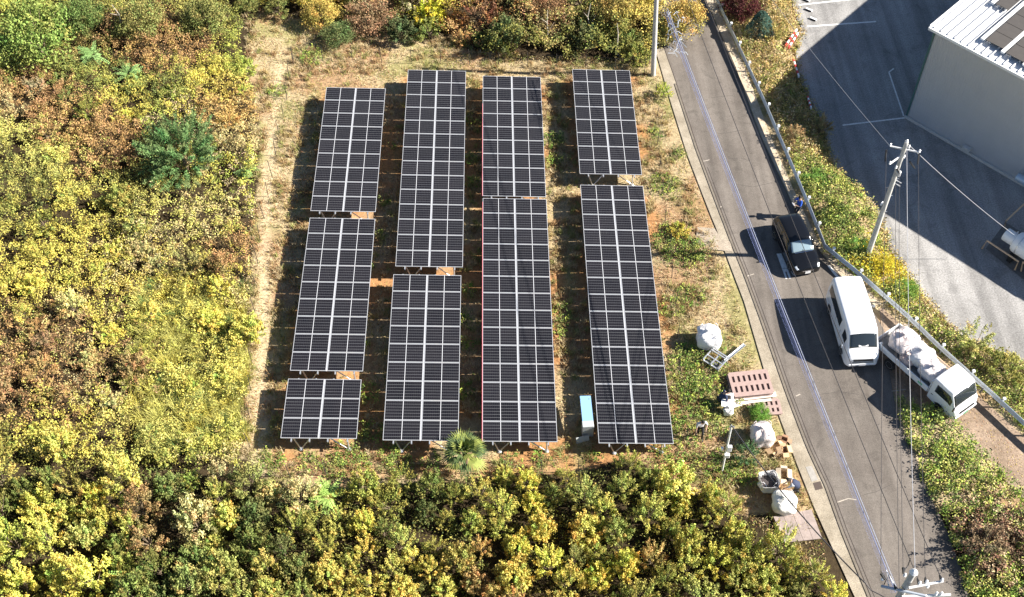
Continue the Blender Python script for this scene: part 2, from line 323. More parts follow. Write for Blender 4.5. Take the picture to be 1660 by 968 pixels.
# yard of the warehouse
YARD = groundmat('yard_paving', (.235,.228,.22), (.33,.32,.31), .3, 12, stain=40)
ys = np.linspace(-30, 40, 160); vy = []; fy = []
for i, y in enumerate(ys):
    vy += [(float(yardx(y)) + .25*float(vn(y*1.3, 0, 9)) - .1, y, -.5), (80, y, -.5)]
    if i: o = (i-1)*2; fy.append((o, o+1, o+3, o+2))
me = bpy.data.meshes.new('yard'); me.from_pydata(vy, [], fy); me.materials.append(YARD); tag(obj('yard', me), kind='structure')

# ================================================================== SOLAR TABLES
TILT = .05988; PW, PH, PT = 1.79, 1.134, .035; MID = .06; PITCH = 1.154
def cellmat():
    m = bpy.data.materials.new('solar_cells'); m.use_nodes = True; nt = m.node_tree; p = nt.nodes['Principled BSDF']
    p.inputs['Roughness'].default_value = .22; p.inputs['Specular IOR Level'].default_value = .2
    tc = nt.nodes.new('ShaderNodeTexCoord'); sep = nt.nodes.new('ShaderNodeSeparateXYZ'); lk(nt, tc.outputs['Object'], sep.inputs[0])
    def M(op, a, b=None, c=None):
        q = nt.nodes.new('ShaderNodeMath'); q.operation = op
        for i, vv in enumerate((a, b, c)):
            if vv is None: continue
            if isinstance(vv, (int, float)): q.inputs[i].default_value = vv
            else: lk(nt, vv, q.inputs[i])
        return q.outputs[0]
    ax = M('ABSOLUTE', sep.outputs[0]); mid = M('LESS_THAN', ax, .012)
    cw = (PW/2 - .035 - .016) / 9; chh = (PH - .07) / 6
    fx = M('FRACT', M('DIVIDE', M('SUBTRACT', ax, .016), cw)); gx = M('LESS_THAN', M('MINIMUM', fx, M('SUBTRACT', 1, fx)), .035)
    fy = M('FRACT', M('DIVIDE', M('ADD', sep.outputs[1], PH/2 - .035), chh)); gy = M('LESS_THAN', M('MINIMUM', fy, M('SUBTRACT', 1, fy)), .035)
    fb = M('FRACT', M('DIVIDE', M('ADD', sep.outputs[1], PH/2 - .035), chh/9)); gb = M('LESS_THAN', fb, .12)
    oi = nt.nodes.new('ShaderNodeObjectInfo')
    t = M('ADD', M('MULTIPLY', gy, .24), M('MULTIPLY', gx, .06)); t = M('ADD', t, M('MULTIPLY', gb, .02)); t = M('MINIMUM', M('ADD', t, M('MULTIPLY', mid, .9)), 1)
    mx = nt.nodes.new('ShaderNodeMix'); mx.data_type = 'RGBA'; lk(nt, t, mx.inputs[0]); mx.inputs[7].default_value = (.62, .63, .66, 1)
    c0 = nt.nodes.new('ShaderNodeMix'); c0.data_type = 'RGBA'; lk(nt, oi.outputs['Random'], c0.inputs[0]); c0.inputs[6].default_value = (.004, .0045, .008, 1); c0.inputs[7].default_value = (.008, .008, .012, 1)
    lk(nt, c0.outputs[2], mx.inputs[6])
    dn = nt.nodes.new('ShaderNodeTexNoise'); dn.inputs['Scale'].default_value = 2.5; dn.inputs['Detail'].default_value = 8; gt = nt.nodes.new('ShaderNodeNewGeometry'); lk(nt, gt.outputs['Position'], dn.inputs['Vector'])
    dm = nt.nodes.new('ShaderNodeMix'); dm.data_type = 'RGBA'; lk(nt, M('MULTIPLY', dn.outputs[0], .018), dm.inputs[0]); lk(nt, mx.outputs[2], dm.inputs[6]); dm.inputs[7].default_value = (.45, .38, .30, 1)
    lk(nt, dm.outputs[2], p.inputs['Base Color']); return m
CELL = cellmat()
b = MB().box((0, 0, -.01), (PW-.04, PH-.04, .02)); me_panel = b.mesh('panel', CELL)
b = MB()
for s in (-1, 1):
    b.box((0, s*(PH/2-.011), -.012), (PW, .022, PT)); b.box((s*(PW/2-.011), 0, -.0125), (.022, PH-.044, PT))
me_frame = b.mesh('frame', ALU)
me_post = MB().tube([(0,0,0), (0,0,1)], .04, 8).mesh('post', GALV)
me_foot = MB().lathe([(.11,-.1),(.11,.06),(.09,.08),(.05,.08),(.05,.12)], n=12).mesh('footing', GALV)
def shared(name, me, parent, loc, rot=(0,0,0), scale=None):
    o = bpy.data.objects.new(name, me); link(o, parent); o.location = loc; o.rotation_euler = rot
    if scale: o.scale = scale
    return o
TLAB = {
 'A1': 'nine-row solar table at the top of the leftmost panel column', 'A2': 'nine-row solar table in the middle of the leftmost panel column',
 'A3': 'short three-row solar table at the bottom left corner of the field', 'B1': 'fourteen-row solar table forming the upper part of the second panel column',
 'B2': 'nine-row solar table at the bottom of the second column, beside the palm', 'C1': 'nine-row solar table at the top of the third panel column',
 'C2': 'long fourteen-row solar table with added red fringe on its left edge at the bottom of third column', 'D1': 'eight-row solar table at the top of the rightmost column, nearest the utility pole',
 'D2': 'longest fifteen-row solar table at right, beside the bulk bags and cabinet with painted-on sky reflection'}
CT, ST = math.cos(TILT), math.sin(TILT)
for key, (tx, ty, tz, nr) in TAB.items():
    L = nr*PITCH; Wd = 2*PW + MID; g0 = float(gz(tx + 1.8, ty - L/2)); e = thing('solar_table', (tx + Wd/2*CT, ty - L/2, g0), 0, TLAB[key], 'solar panels', 'solar tables in four columns')
    zt = tz - Wd/2*ST - g0            # height at the table's middle line
    def tp(u, v, dz=0.): return (u*CT + dz*ST, v, zt - u*ST + dz*CT)   # u across, v along, dz above the panel plane
    for r in range(nr):
        for s in (-1, 1):
            o = shared('panel', me_panel, e, tp(s*(PW+MID)/2, L/2 - (r+.5)*PITCH), (0, TILT, 0)); f = shared('frame', me_frame, o, (0,0,0))
    # purlins along the table, poking out at both ends; a strip closing the middle gap
    for fr in (-.36, -.12, .12, .38):
        MB().box((0,0,0), (.06, L + .22, .09)).build('purlin', GALV, e).location = tp(fr*Wd, -.04, -.09)
        e.children[-1].rotation_euler = (0, TILT, 0)
    o = MB().box((0,0,0), (.05, L, .03)).build('middle_rail', ALU, e); o.location = tp(0, 0, -.022); o.rotation_euler = (0, TILT, 0)
    ns = max(2, round(L/2.4) + 1)
    for i in range(ns):
        v = -L/2 + .25 + (L-.5)*i/(ns-1)
        o = MB().box((0,0,0), (Wd-.5, .06, .08)).build('rafter', GALV, e); o.location = tp(0, v, -.185); o.rotation_euler = (0, TILT, 0)
        for u, (ua, ub) in ((-.28, (-.36, -.10)), (.36, (.36, .10))):
            fx = u*Wd*CT; gzl = float(gz(tx + Wd/2*CT + fx, ty - L/2 + v)) - g0
            shared('footing', me_foot, e, (fx, v - .18, gzl))
            for k, uu in enumerate((ua, ub)):
                t1 = Vector(tp(uu*Wd, v, -.22)); t0 = Vector((fx, v - .18, gzl + .05)); q = (t1 - t0)
                o = shared('post' if k == 0 else 'brace', me_post, e, t0, q.to_track_quat('Z', 'Y').to_euler(), (1 if k == 0 else .75, 1 if k == 0 else .75, q.length))
    if key in ('C1', 'C2'):
        a, bb = (L/2 - 2.6, -L/2) if key == 'C1' else (L/2 - .3, -L/2)
        MB().tube([tp(-Wd/2 - .012, a, -.0), tp(-Wd/2 - .012, bb, -.0)], .014, 5).build('red_fringe', mat('red_fringe', (.55, .04, .07), .5), e)  # added strip, stands in for a red lens fringe along this edge

# cabinet with reflected sky blue painted on its metal roof beside the last table
c0 = at(957, 716, 0); e = thing('inverter_cabinet', (c0[0]-.12, c0[1]+.15, gz(c0[0], c0[1])), .05, 'grey equipment cabinet with a sloping metal roof sheet painted with reflected sky left of the longest solar table', 'cabinet')
MB().bbox((0, .22, .58), (.56, .36, .95), .02).build('cabinet_body', mat('cabinet_grey', (.42,.44,.44), .5), e)
MB().box((-.28, -.18, .3), (.66, .04, .34), (R_(-20), 0, R_(12))).build('front_panel', mat('cabinet_grey2', (.45,.47,.46), .5), e)
MB().box((0.02, .92, 1.05), (.54, 1.75, .03), (R_(6), R_(4), 0)).build('roof_sheet', mat('reflected_sky_blue', (.26,.46,.70), .3, .2), e)
for sx in (-.22, .22):
    for sy in (.2, 1.6): MB().tube([(sx, sy, 0), (sx, sy, 1.0 + .1*sy)], .02, 6).build('leg', GALV, e)

# ================================================================== LOW PLANTS AND VEGETATION
BL = []   # colour patches of the plant cover: centre in world, radius m, colour, weight
def blob(px, py, r, c, w=1., z=.8): q = at(px, py, z); BL.append((q[0], q[1], r, np.array(c), w))
for px, py, r, c, w_ in [
 (60,40,3.2,LIME,1.2),(20,80,2.5,GREEN,.9),(130,30,2,GREEN,.8),(140,75,1.6,BROWN,1.8),(180,30,2,OLIVE,1),(215,60,1.5,REDB,1.2),(265,70,1.8,REDB,1.6),(235,100,2,ORNG,.6),(300,95,1.6,REDB,1.2),
 (330,35,2,OLIVE,1),(390,30,1.5,GREEN,.6),(60,170,1.6,REDB,1.3),(100,200,1.5,ORNG,1),(30,200,1.5,TAN,1.1),(160,140,2.2,GREEN,1),(220,140,1.8,GREEN,.9),(205,175,1.5,YEL,1.3),(330,120,1.6,YEL,1),
 (270,150,1.5,GREEN,.8),(140,205,1.6,REDB,2),(125,235,1.2,ORNG,1.2),(165,270,1.2,REDB,2.2),(150,250,1,ORNG,1.5),(380,190,1.4,ORNG,1.2),(365,150,1.2,GOLD,1),(60,255,2,PALE,1.1),(30,300,2.2,OLIVE,1.1),(110,290,2,PALE,1.2),
 (400,80,1.5,LIME,1.1),(400,120,1.2,LIME,1.2),(390,220,1.3,TAN,1),(210,330,2,OLIVE,1),(300,370,2.2,PALE,.9),(330,360,1.6,TAN,.7),(60,330,2,DGREEN,.9),(20,380,2,OLIVE,1),(150,380,2.5,YEL,.7),(250,420,2.6,TAN,.9),
 (380,410,1.3,REDB,1.7),(330,420,1.8,BROWN,1.1),(120,430,2.5,YEL,1),(60,440,2.5,YEL,.8),(200,470,3,GOLD,.8),(30,500,2,GOLD,.7),(300,470,2.5,YEL,1),(400,480,1,TAN,1),(120,540,2.2,TAN,.9),(60,560,2.2,OLIVE,.8),
 (110,560,1.8,PURP,1.4),(50,610,3.0,REDB,1.8),(200,590,1.6,PURP,1.2),(170,250,1.6,REDB,1.6),(250,95,2.2,REDB,1.5),(90,185,2,REDB,1.2),(180,600,1.5,BROWN,1.),(30,600,2.4,PURP,2),(80,640,2.4,REDB,.9),(20,650,2,BROWN,1.3),(140,620,1.8,TAN,1.2),(170,520,2,YEL,.9),(250,560,2.5,LIME,1.2),(300,600,3,PALE,1.6),(350,560,2.5,YEL,1.2),(350,640,3,YEL,1.4),(260,680,2.5,PALE,1.2),(390,560,1,GREEN,.7),
 (60,720,2,YEL,1.3),(120,740,2.5,YEL,1.4),(20,740,1.8,DGREEN,1.5),(200,700,1.5,BROWN,.9),(60,770,2,GOLD,1.2),(10,790,1.5,DGREEN,1.8),(110,800,2.5,YEL,1.5),(230,760,2,GREEN,1),(330,740,2,LIME,1),(310,800,2,TAN,1),(270,840,2,PURP,1),(350,830,2,OLIVE,1),
 (380,770,1.5,TAN,1.4),(210,820,2,OLIVE,1),(110,850,1.8,TAN,1),(60,860,2,LIME,1.1),(150,860,2,PALE,1),(200,900,2,GREEN,1),(40,930,2,YEL,1.3),(130,940,2,YEL,1.2),(230,940,1.8,DGREEN,1.4),(340,940,2,OLIVE,1),(370,920,1.2,REDB,1),(330,900,1.5,GREEN,.8),
 (420,850,1.5,PALE,1),(460,780,1.8,PALE,1),(505,795,1.2,TAN,1.2),(450,840,1.8,DGREEN,1.2),(540,850,2,OLIVE,1),(570,820,1.8,YEL,1.2),(590,880,1.8,OLIVE,1.1),(520,870,1,YEL,1.2),(620,770,1.8,DGREEN,1.8),(690,790,1.8,DGREEN,2),(650,830,1.5,DGREEN,1.3),(600,930,2,GOLD,.9),
 (660,870,1.6,GOLD,1),(740,880,1.6,GOLD,1.1),(740,800,2,GREEN,1.2),(720,850,1.6,DGREEN,1),(790,820,1.4,YEL,1.2),(810,860,1.8,LIME,1.1),(840,790,1.8,YEL,1.5),(860,830,1.6,YEL,.9),(870,880,1.6,YEL,1.2),(910,900,2,GOLD,1.2),(830,940,2,ORNG,.7),(900,780,1.6,OLIVE,1),
 (940,860,2,OLIVE,1.1),(970,850,1.4,GOLD,1.2),(1020,850,2.2,OLIVE,1.3),(1000,800,1.8,PALE,1),(1050,790,1.6,PALE,1),(960,800,1.5,DGREEN,.8),(1090,830,1.8,DGREEN,1.2),(990,920,1.6,YEL,1.3),(1100,890,1.5,ORNG,1),(1120,810,1.6,YEL,1.3),(1150,860,2,YEL,1),(1180,830,1.5,PALE,1),
 (1060,940,2,OLIVE,1.1),(1190,930,2,PALE,1),(1240,930,2,OLIVE,1),(1200,880,1.8,YEL,1.1),(700,930,2,PALE,.8),(480,930,1.8,OLIVE,1),(450,900,1.5,GOLD,1),
 (430,40,2,GREEN,1),(520,15,1.8,GOLD,1.2),(575,10,1.2,ORNG,1),(600,20,1.6,REDB,1.6),(545,45,1.5,DGREEN,1.6),(620,45,1.3,DGREEN,1.5),(660,30,1.2,DGREEN,1.5),(697,22,1.2,(.60,.55,.03),2.5),(690,50,1.2,GREEN,1.2),(740,15,1.6,GOLD,.9),(780,20,1.8,DRED,1.2),(760,40,1.5,REDB,.9),
 (820,60,2,DGREEN,1.7),(830,20,1.6,BROWN,1),(880,15,1.8,REDB,1),(900,50,1.8,BROWN,1.2),(940,60,2,DGREEN,1.2),(960,20,2,OLIVE,1),(1000,60,1.8,DGREEN,1.3),(1020,20,2,GOLD,.9),(1060,40,1.5,GOLD,.9),(965,80,1.2,GREEN,1)]:
    blob(px, py, r, c, w_, 1.0)
BLA = np.array([b_[:3] for b_ in BL], float); BLC = np.array([b_[3] for b_ in BL]); BLW = np.array([b_[4] for b_ in BL])
def plantcol(x, y, rng=RNG, sharp=1.):
    """colour of the plant that grows at x,y: one species patch picked by weight"""
    n = len(x); out = np.zeros((n, 3))
    for s in range(0, n, 40000):
        xx = x[s:s+40000, None]; yy = y[s:s+40000, None]
        wgt = BLW*np.exp(-((xx - BLA[:, 0])**2 + (yy - BLA[:, 1])**2) / (BLA[:, 2]**2)*1.4) + 1e-9; wgt = wgt**sharp
        c = np.cumsum(wgt, 1); u = rng.uniform(0, 1, (len(xx), 1))*c[:, -1:]; k = (c < u).sum(1).clip(0, len(BLW)-1); pk = BLC[k]; red = (pk[:, 0] > pk[:, 1]*1.5)[:, None]; mixk = rng.uniform(0, 1, (len(xx), 1)); common = np.where(mixk < .5, np.array(YEL), np.where(mixk < .8, np.array((.40,.39,.10)), np.array(OLIVE))); f_ = np.where(red, .22, np.where(yy > 0, .34, .42)); out[s:s+40000] = pk*(1-f_) + common*f_
        # far from every patch: general yellow-green mix
        far = c[:, -1] < .05; m = rng.integers(0, 4, far.sum()); out[s:s+40000][far] = np.array([YEL, OLIVE, LIME, TAN])[m]
    return out
def samp(P, dens, rng=RNG, xr=None):
    lo, hi = P.min(0), P.max(0); A = (hi[0]-lo[0])*(hi[1]-lo[1]); n = int(A*dens); x = rng.uniform(lo[0], hi[0], n); y = rng.uniform(lo[1], hi[1], n); k = inside(P, x, y); return x[k], y[k]
def clumpmass(x, y, H, leaves=26, size=.13, crad=.2, colf=plantcol, jitter=.3, up=.5, rng=RNG, aspect=.55):
    """every point is a leafy tip of height H over the ground"""
    n = len(x); c = colf(x, y); c = c * rng.uniform(1-jitter, 1+jitter, (n, 1)); g0 = gz(x, y)
    k = np.repeat(np.arange(n), leaves); m = len(k)
    r = rng.normal(size=(m, 3)) * np.array([1, 1, 1.1]); rad = (crad*rng.uniform(.6, 1.4, n))[k][:, None]
    P = np.stack([x, y, g0 + H], 1)[k] + r*rad*.62; P[:, 2] = np.maximum(P[:, 2], g0[k] + .02)
    lc = c[k] * rng.uniform(.7, 1.3, (m, 1)) * (1 + rng.normal(size=(m, 3))*.05)
    return leafarr(P, size*rng.uniform(.6, 1.5, m), np.clip(lc, .005, .8), up, aspect, rng=rng)
def canopyH(x, y, hi):
    a = fbm(x*.28, y*.28, 41, 3); b = fbm(x*1.1, y*1.1, 47, 3)
    return hi*np.clip(.12 + 1.6*(a-.38) + 2.6*(b-.45) + .25*(vn(x*3.1, y*3.1, 60)-.5), .02, 1.35)
def stuffleaf(name, label, parts, m=LEAF, cat='undergrowth'):
    V, F, C = merge(parts); o = obj(name, np_mesh(name, V, F, m, C)); tag(o, label, cat, kind='stuff'); return o

# frames of reference for the blobs of undergrowth
x, y = samp(V_LEFT, 12.5); H = .25 + 1.3*fbm(x*.3, y*.3, 41, 3) + .9*(fbm(x*1.0, y*1.0, 47, 2)-.5); H = np.where(fbm(x*.55+9, y*.55, 52, 3) < .36, H*.5, H)
for hx_, hy_, hr_, hv_ in [(130,75,1.5,.1),(105,100,1.2,.1),(35,290,1.6,2.3),(60,350,1.8,2.2),(20,430,1.6,2.),(120,350,1.3,1.7),(10,760,1.7,.15),(25,800,1.3,.15),(70,600,2.2,.6),(215,560,1.2,.5)]:
    q_ = at(hx_, hy_, .6); wv_ = np.exp(-((x-q_[0])**2+(y-q_[1])**2)/hr_**2); H = H*(1-wv_) + H*hv_*wv_
gr = inside(poly([(230,480),(400,480),(396,735),(250,735),(215,640)], .8), x, y)
k = ~gr | (RNG.uniform(size=len(x)) < .75)
stuffleaf('undergrowth', 'dense yellow-green and rust undergrowth covering the hillside left of the solar field', [clumpmass(x[k], y[k], np.clip(H[k], .16, 2)*RNG.uniform(.6, 1.1, k.sum()), 42, .084, .185, up=.3, jitter=.3)])
# long grass in the lower left
tx_, ty_ = samp(poly([(235,480),(300,450),(404,470),(400,740),(250,745),(205,640)], .8), 7.5); tc_ = plantcol(tx_, ty_); u_ = RNG.uniform(size=(len(tx_), 1)); tc_ = np.where(u_ < .45, np.array(PALE)*1.1, np.where(u_ < .62, np.array(YEL), np.where(u_ < .72, np.array((.16,.26,.08)), tc_)))*RNG.uniform(.7, 1.2, (len(tx_), 1))
def tuftgrass(tx_, ty_, tc_, per, hlo, hhi, wd=(.025,.055), lean=.95):
    k = np.repeat(np.arange(len(tx_)), per); m = len(k); th = RNG.uniform(hlo, hhi, len(tx_)); P = np.stack([tx_[k] + RNG.normal(size=m)*.09, ty_[k] + RNG.normal(size=m)*.09, np.zeros(m)], 1); P[:, 2] = gz(P[:, 0], P[:, 1])
    return bladearr(P, th[k]*RNG.uniform(.6, 1.1, m), RNG.uniform(*wd, m), tc_[k]*RNG.uniform(.75, 1.2, (m, 1)), lean)
stuffleaf('tall_grass', 'long arching yellow-green grass along the left edge of the clearing', [tuftgrass(tx_, ty_, tc_, 40, .45, 1.1, (.016,.036))], GRASS, 'grass')
x, y = samp(V_BOT, 6.5); H = canopyH(x, y, .55)
stuffleaf('undergrowth', 'leafy scrub darkened as shade in the gaps between the shrubs below the panels', [clumpmass(x, y, H, 26, .10, .22, lambda a, b: plantcol(a, b)*.4 + np.array(DGREEN)*.6, jitter=.35, up=.2)])  # leaf colour pulled to dark green to paint shade into the gaps
x, y = samp(V_TOP, 12); H = .3 + canopyH(x, y, 1.7)
stuffleaf('undergrowth', 'dark green and rust scrub above the top fence', [clumpmass(x, y, H, 22, .13, .24, jitter=.35)])

# dry grass of the clearing
x, y = samp(CLEAR, 210); P = np.stack([x, y, gz(x, y)], 1)
ns_ = fbm(x*.5, y*.5, 21, 4); n2_ = fbm(x*1.7, y*1.7, 31, 3); soil_ = np.zeros(len(x)); under = np.zeros(len(x), bool)
for k_, (tx, ty, tz, nr) in TAB.items():
    dx = np.maximum(np.maximum(tx - .2 - x, x - tx - 4.1), 0); dy = np.maximum(np.maximum(ty - nr*1.154 - .9 - y, y - ty - .3), 0); soil_ = np.maximum(soil_, sstep(.85, .0, np.hypot(dx, dy)))
    under |= (x > tx+.6) & (x < tx+3.4) & (y < ty-.5) & (y > ty - nr*1.154 + .5)
keep = (RNG.uniform(size=len(x)) > soil_*sstep(.36, .6, ns_+.2*(n2_-.4))*.93) & ~under & (x < np.interp(y, *xline([(1062,80),(1087,166),(1114,252),(1148,340),(1191,451),(1250,640),(1290,749),(1345,880),(1425,1060)])) - .1)
keep &= RNG.uniform(size=len(x)) < .35 + .65*sstep(.38, .6, n2_)
keep &= RNG.uniform(size=len(x)) > .35*np.exp(-((x - np.interp(y, _py, _px))/.35)**2)
GB = [(1075,300,.9),(1090,390,1.2),(1110,410,1.2),(1130,410,.8),(1130,600,1.5),(1100,650,1.5),(1135,640,1.2),(1110,580,.9),(1160,560,.7),(1100,700,.9),(770,200,.6),(768,300,.5),(765,260,.5),(760,470,.5),(757,560,.5),(752,520,.5),(897,230,.7),(900,260,.6),(910,510,.7),(905,540,.6),(600,640,.7),(605,700,.8),(752,640,.6),(505,95,.9),(450,150,.6),(930,60,1),(970,85,.8),(1190,650,.5),(1165,760,1),(1200,770,.9),(560,740,.8),(640,740,.8),(1155,690,.8),(440,750,.7),(500,752,.6),(545,758,.7),(590,750,.5),(650,755,.7),(700,752,.6),(830,752,.6),(880,748,.6),(960,745,.5),(1070,738,.7),(1120,740,.8),(590,560,.3),(600,430,.35),(1085,500,.8),(1120,480,.8),(1060,220,.5),(1100,250,.5),(1250,500,.3),(640,240,.3),(625,330,.4),(620,380,.3)]
gmask = np.zeros(len(x))
for a_, b_, r_ in GB: q = gp(a_, b_); gmask = np.maximum(gmask, np.exp(-((x-q[0])**2+(y-q[1])**2)/r_**2))
gcol = np.where((RNG.uniform(size=len(x)) < np.clip(gmask*1.3 + .08, 0, .9))[:, None], np.array((.17,.26,.06)), np.array(TAN)*1.15)
pa = fbm(x*.33+40, y*.33, 83, 3); gcol = np.where(((pa > .54) & (RNG.uniform(size=len(x)) < .4))[:, None], np.array((.42,.25,.13)), gcol); gcol = np.where(((ns_ > .53) & (RNG.uniform(size=len(x)) < .55))[:, None], np.array((.30,.31,.10)), gcol)
sw = RNG.uniform(size=len(x)); gcol = np.where((sw < .16)[:, None], np.array((.42,.36,.12)), gcol); gcol = np.where((sw > .93)[:, None], np.array((.38,.17,.09)), gcol)
gcol = gcol*RNG.uniform(.65, 1.25, (len(x), 1)); x, y, P, gcol, gk = x[keep], y[keep], P[keep], gcol[keep], gmask[keep]
stuffleaf('dry_grass', 'straw-coloured dry grass with green tufts around the solar tables', [bladearr(P, RNG.uniform(.05, .17, len(x))*(1+gk*.9)*(.6+.8*fbm(x*.9, y*.9, 5, 2)), RNG.uniform(.018, .04, len(x)), gcol, 1.3)], GRASS, 'grass')
tx_, ty_ = samp(CLEAR, 9); q_ = fbm(tx_*.8, ty_*.8, 91, 3); so2 = np.zeros(len(tx_))
for k_, (ax0, ay0, _z, nr) in TAB.items(): so2 = np.maximum(so2, (np.maximum(np.maximum(ax0 - .1 - tx_, tx_ - ax0 - 3.7), 0) + np.maximum(np.maximum(ay0 - nr*1.154 - .5 - ty_, ty_ - ay0 - .1), 0) < .01)*1.)
kk = (q_ > .47) & (np.abs(tx_ - np.interp(ty_, _py, _px)) > .35) & (so2 < .5) & (tx_ < roadl(ty_) - 1.2); tx_, ty_ = tx_[kk], ty_[kk]; tc_ = np.array([TAN, (.58,.47,.28), (.44,.34,.15), (.38,.24,.12), (.33,.34,.12)])[RNG.integers(0, 5, len(tx_))]
stuffleaf('dry_grass', 'taller clumps of dry yellowish grass standing in patches over the clearing', [tuftgrass(tx_, ty_, tc_, 26, .12, .42, (.018,.035), 1.0)], GRASS, 'grass')
# low leafy weeds
def weedcol(x_, y_): c = np.array([GREEN, LIME, (.16,.27,.05), OLIVE])[RNG.integers(0, 4, len(x_))]; return c
W = []
for a_, b_, r_ in GB:
    q = gp(a_, b_); n_ = int(26*r_*r_*3.1); ang = RNG.uniform(0, 6.28, n_); rr = r_*np.sqrt(RNG.uniform(0, 1, n_)); xx, yy = q[0]+rr*np.cos(ang), q[1]+rr*np.sin(ang); W.append((xx, yy))
wx = np.concatenate([a_ for a_, _ in W]); wy = np.concatenate([b_ for _, b_ in W]); okw = inside(CLEAR, wx, wy); wx, wy = wx[okw], wy[okw]
stuffleaf('weeds', 'low bright green weeds growing in patches between and beside the solar tables', [clumpmass(wx, wy, RNG.uniform(.05, .3, len(wx)), 14, .08, .11, weedcol)], LEAF, 'weeds')

# bank between rail and yard
def bankcol(x_, y_):
    c = np.array([LIME, GREEN, (.22,.30,.07), OLIVE, PALE])[RNG.integers(0, 5, len(x_))]
    q1 = gp(1290, 200); q2 = gp(1250, 120); q3 = gp(1440, 440); q4 = gp(1600, 560)
    dry = sstep(gp(1300,272)[1] - .5, gp(1300,250)[1] + .8, y_) + .9*sstep(1.1, .3, yardx(y_) - x_); u = RNG.uniform(size=len(x_))
    c = np.where((u < np.clip(dry, 0, .88))[:, None], np.array([TAN, (.50,.36,.14), (.46,.36,.15), OLIVE])[RNG.integers(0, 4, len(x_))], c)
    ye = np.exp(-((x_-q3[0])**2+(y_-q3[1])**2)/1.6); c = np.where((u < ye)[:, None], np.array((.58,.46,.04)), c)
    pl = np.exp(-((x_-q4[0])**2+(y_-q4[1])**2)/9); return np.where((u > 1-.5*pl)[:, None], np.array([PALE, TAN, BROWN])[RNG.integers(0, 3, len(x_))], c)
n_ = 8000; y = RNG.uniform(-19, 27, n_); x = railx(y) + .15 + RNG.uniform(0, 1, n_)*(yardx(y) - railx(y) + .1); 
k = (RNG.uniform(size=n_) < np.clip((yardx(y)-railx(y))/6, .1, 1)); x, y = x[k], y[k]
hb = .25 + .75*sstep(1.8, .2, np.abs(y - gp(1350, 340)[1])/3) + .5*fbm(x, y, 8, 2); hb = hb*np.clip((yardx(y)+.2-x)/.8, .15, 1)*np.clip(.45+(x-railx(y))/1.2, 0, 1)
stuffleaf('undergrowth', 'green vines and dry grass on the bank between guard rail and warehouse yard', [clumpmass(x, y, hb*.62*(.35+1.1*fbm(x*1.3, y*1.3, 66, 2)), 26, .095, .19, bankcol, up=.3)])
x, y = samp(V_RB, 22)
def rbcol(x_, y_):
    c = np.array([LIME, GREEN, (.20,.30,.06), PALE])[RNG.integers(0, 4, len(x_))]; q = gp(1615, 880); d = np.exp(-((x_-q[0])**2+(y_-q[1])**2)/4)
    e_ = np.array([BROWN, PURP, TAN]); u = RNG.uniform(size=len(x_)); return np.where((u < d)[:, None], e_[RNG.integers(0, 3, len(x_))], c)
stuffleaf('undergrowth', 'leafy green vines heaped between the road and the dirt lane at lower right', [clumpmass(x, y, (.1 + .95*fbm(x*.9, y*.9, 9, 3))*np.clip(.35 + (x - np.interp(y, *xline(REDGE)))/1.5, .2, 1), 30, .10, .19, rbcol)])
# grass along the lane
x, y = samp(poly([(1455,655),(1500,665),(1548,695),(1605,755),(1720,875),(1740,860),(1640,745),(1560,680),(1500,648),(1455,630)]), 120)
# fallen leaves and litter on verge and lane
def litter(P_, dens, z, name, label):
    x_, y_ = samp(P_, dens); c_ = np.array([BROWN, TAN, REDB, GOLD])[RNG.integers(0, 4, len(x_))]; stuffleaf(name, label, [leafarr(np.stack([x_, y_, np.full(len(x_), z)], 1), RNG.uniform(.03, .08, len(x_)), c_, 4.)], LEAF, 'leaf litter')
litter(poly([(1440,560),(1500,600),(1640,720),(1720,800),(1700,860),(1548,690),(1500,665),(1450,640)]), 45, .05, 'leaf_litter', 'brown fallen leaves scattered over the dirt lane by the truck')

# ------------------------------------------------------------------ shrubs and trees
def crown_mesh(name, seed, tips=60, per=34, size=.11, spread=.13, flat=.75, spiky=0., up=.2, lo=.0, asp=.55):
    rng = np.random.default_rng(seed); a = rng.uniform(0, 2*np.pi, tips); u = rng.uniform(lo, 1, tips); ph = np.arcsin(u)
    lump = .62 + .5*vn(a*1.6 + seed, ph*2 + seed, seed)+ rng.uniform(-.12, .15, tips)
    T = np.stack([np.cos(a)*np.cos(ph), np.sin(a)*np.cos(ph), np.sin(ph)*flat*1.15], 1)*lump[:, None]; T[:, 2] += .42
    k = np.repeat(np.arange(tips), per); m = len(k); s = rng.uniform(0, 1, m)**.6
    root = np.array([0, 0, .25]); Pm = root + (T[k]-root)*(.50 + .5*s)[:, None] + rng.normal(size=(m, 3))*spread*(1 - .45*spiky*s)[:, None]
    Pm[:, 2] = np.maximum(Pm[:, 2], .04)
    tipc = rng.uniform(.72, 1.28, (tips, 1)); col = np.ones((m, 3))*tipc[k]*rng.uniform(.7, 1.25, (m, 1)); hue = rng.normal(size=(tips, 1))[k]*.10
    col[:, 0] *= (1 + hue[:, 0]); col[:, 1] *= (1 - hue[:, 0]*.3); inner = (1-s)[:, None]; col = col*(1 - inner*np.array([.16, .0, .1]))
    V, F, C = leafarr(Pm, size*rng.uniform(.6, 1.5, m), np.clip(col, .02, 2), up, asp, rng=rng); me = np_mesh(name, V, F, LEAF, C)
    b = MB(); b.tube([(0,0,-.1), (.01,0,.2), (.02,.01,.45)], [.05,.045,.03], 7)
    for i in range(0, tips, max(1, tips//12)):
        t = Vector(T[i]); b.tube([(.01,0,.15+.2*rng.uniform()), tuple(t*.45 + Vector((0,0,.12))), tuple(t*.92)], [.022,.014,.005], 5)
    return me, b.mesh('trunk', BARK)
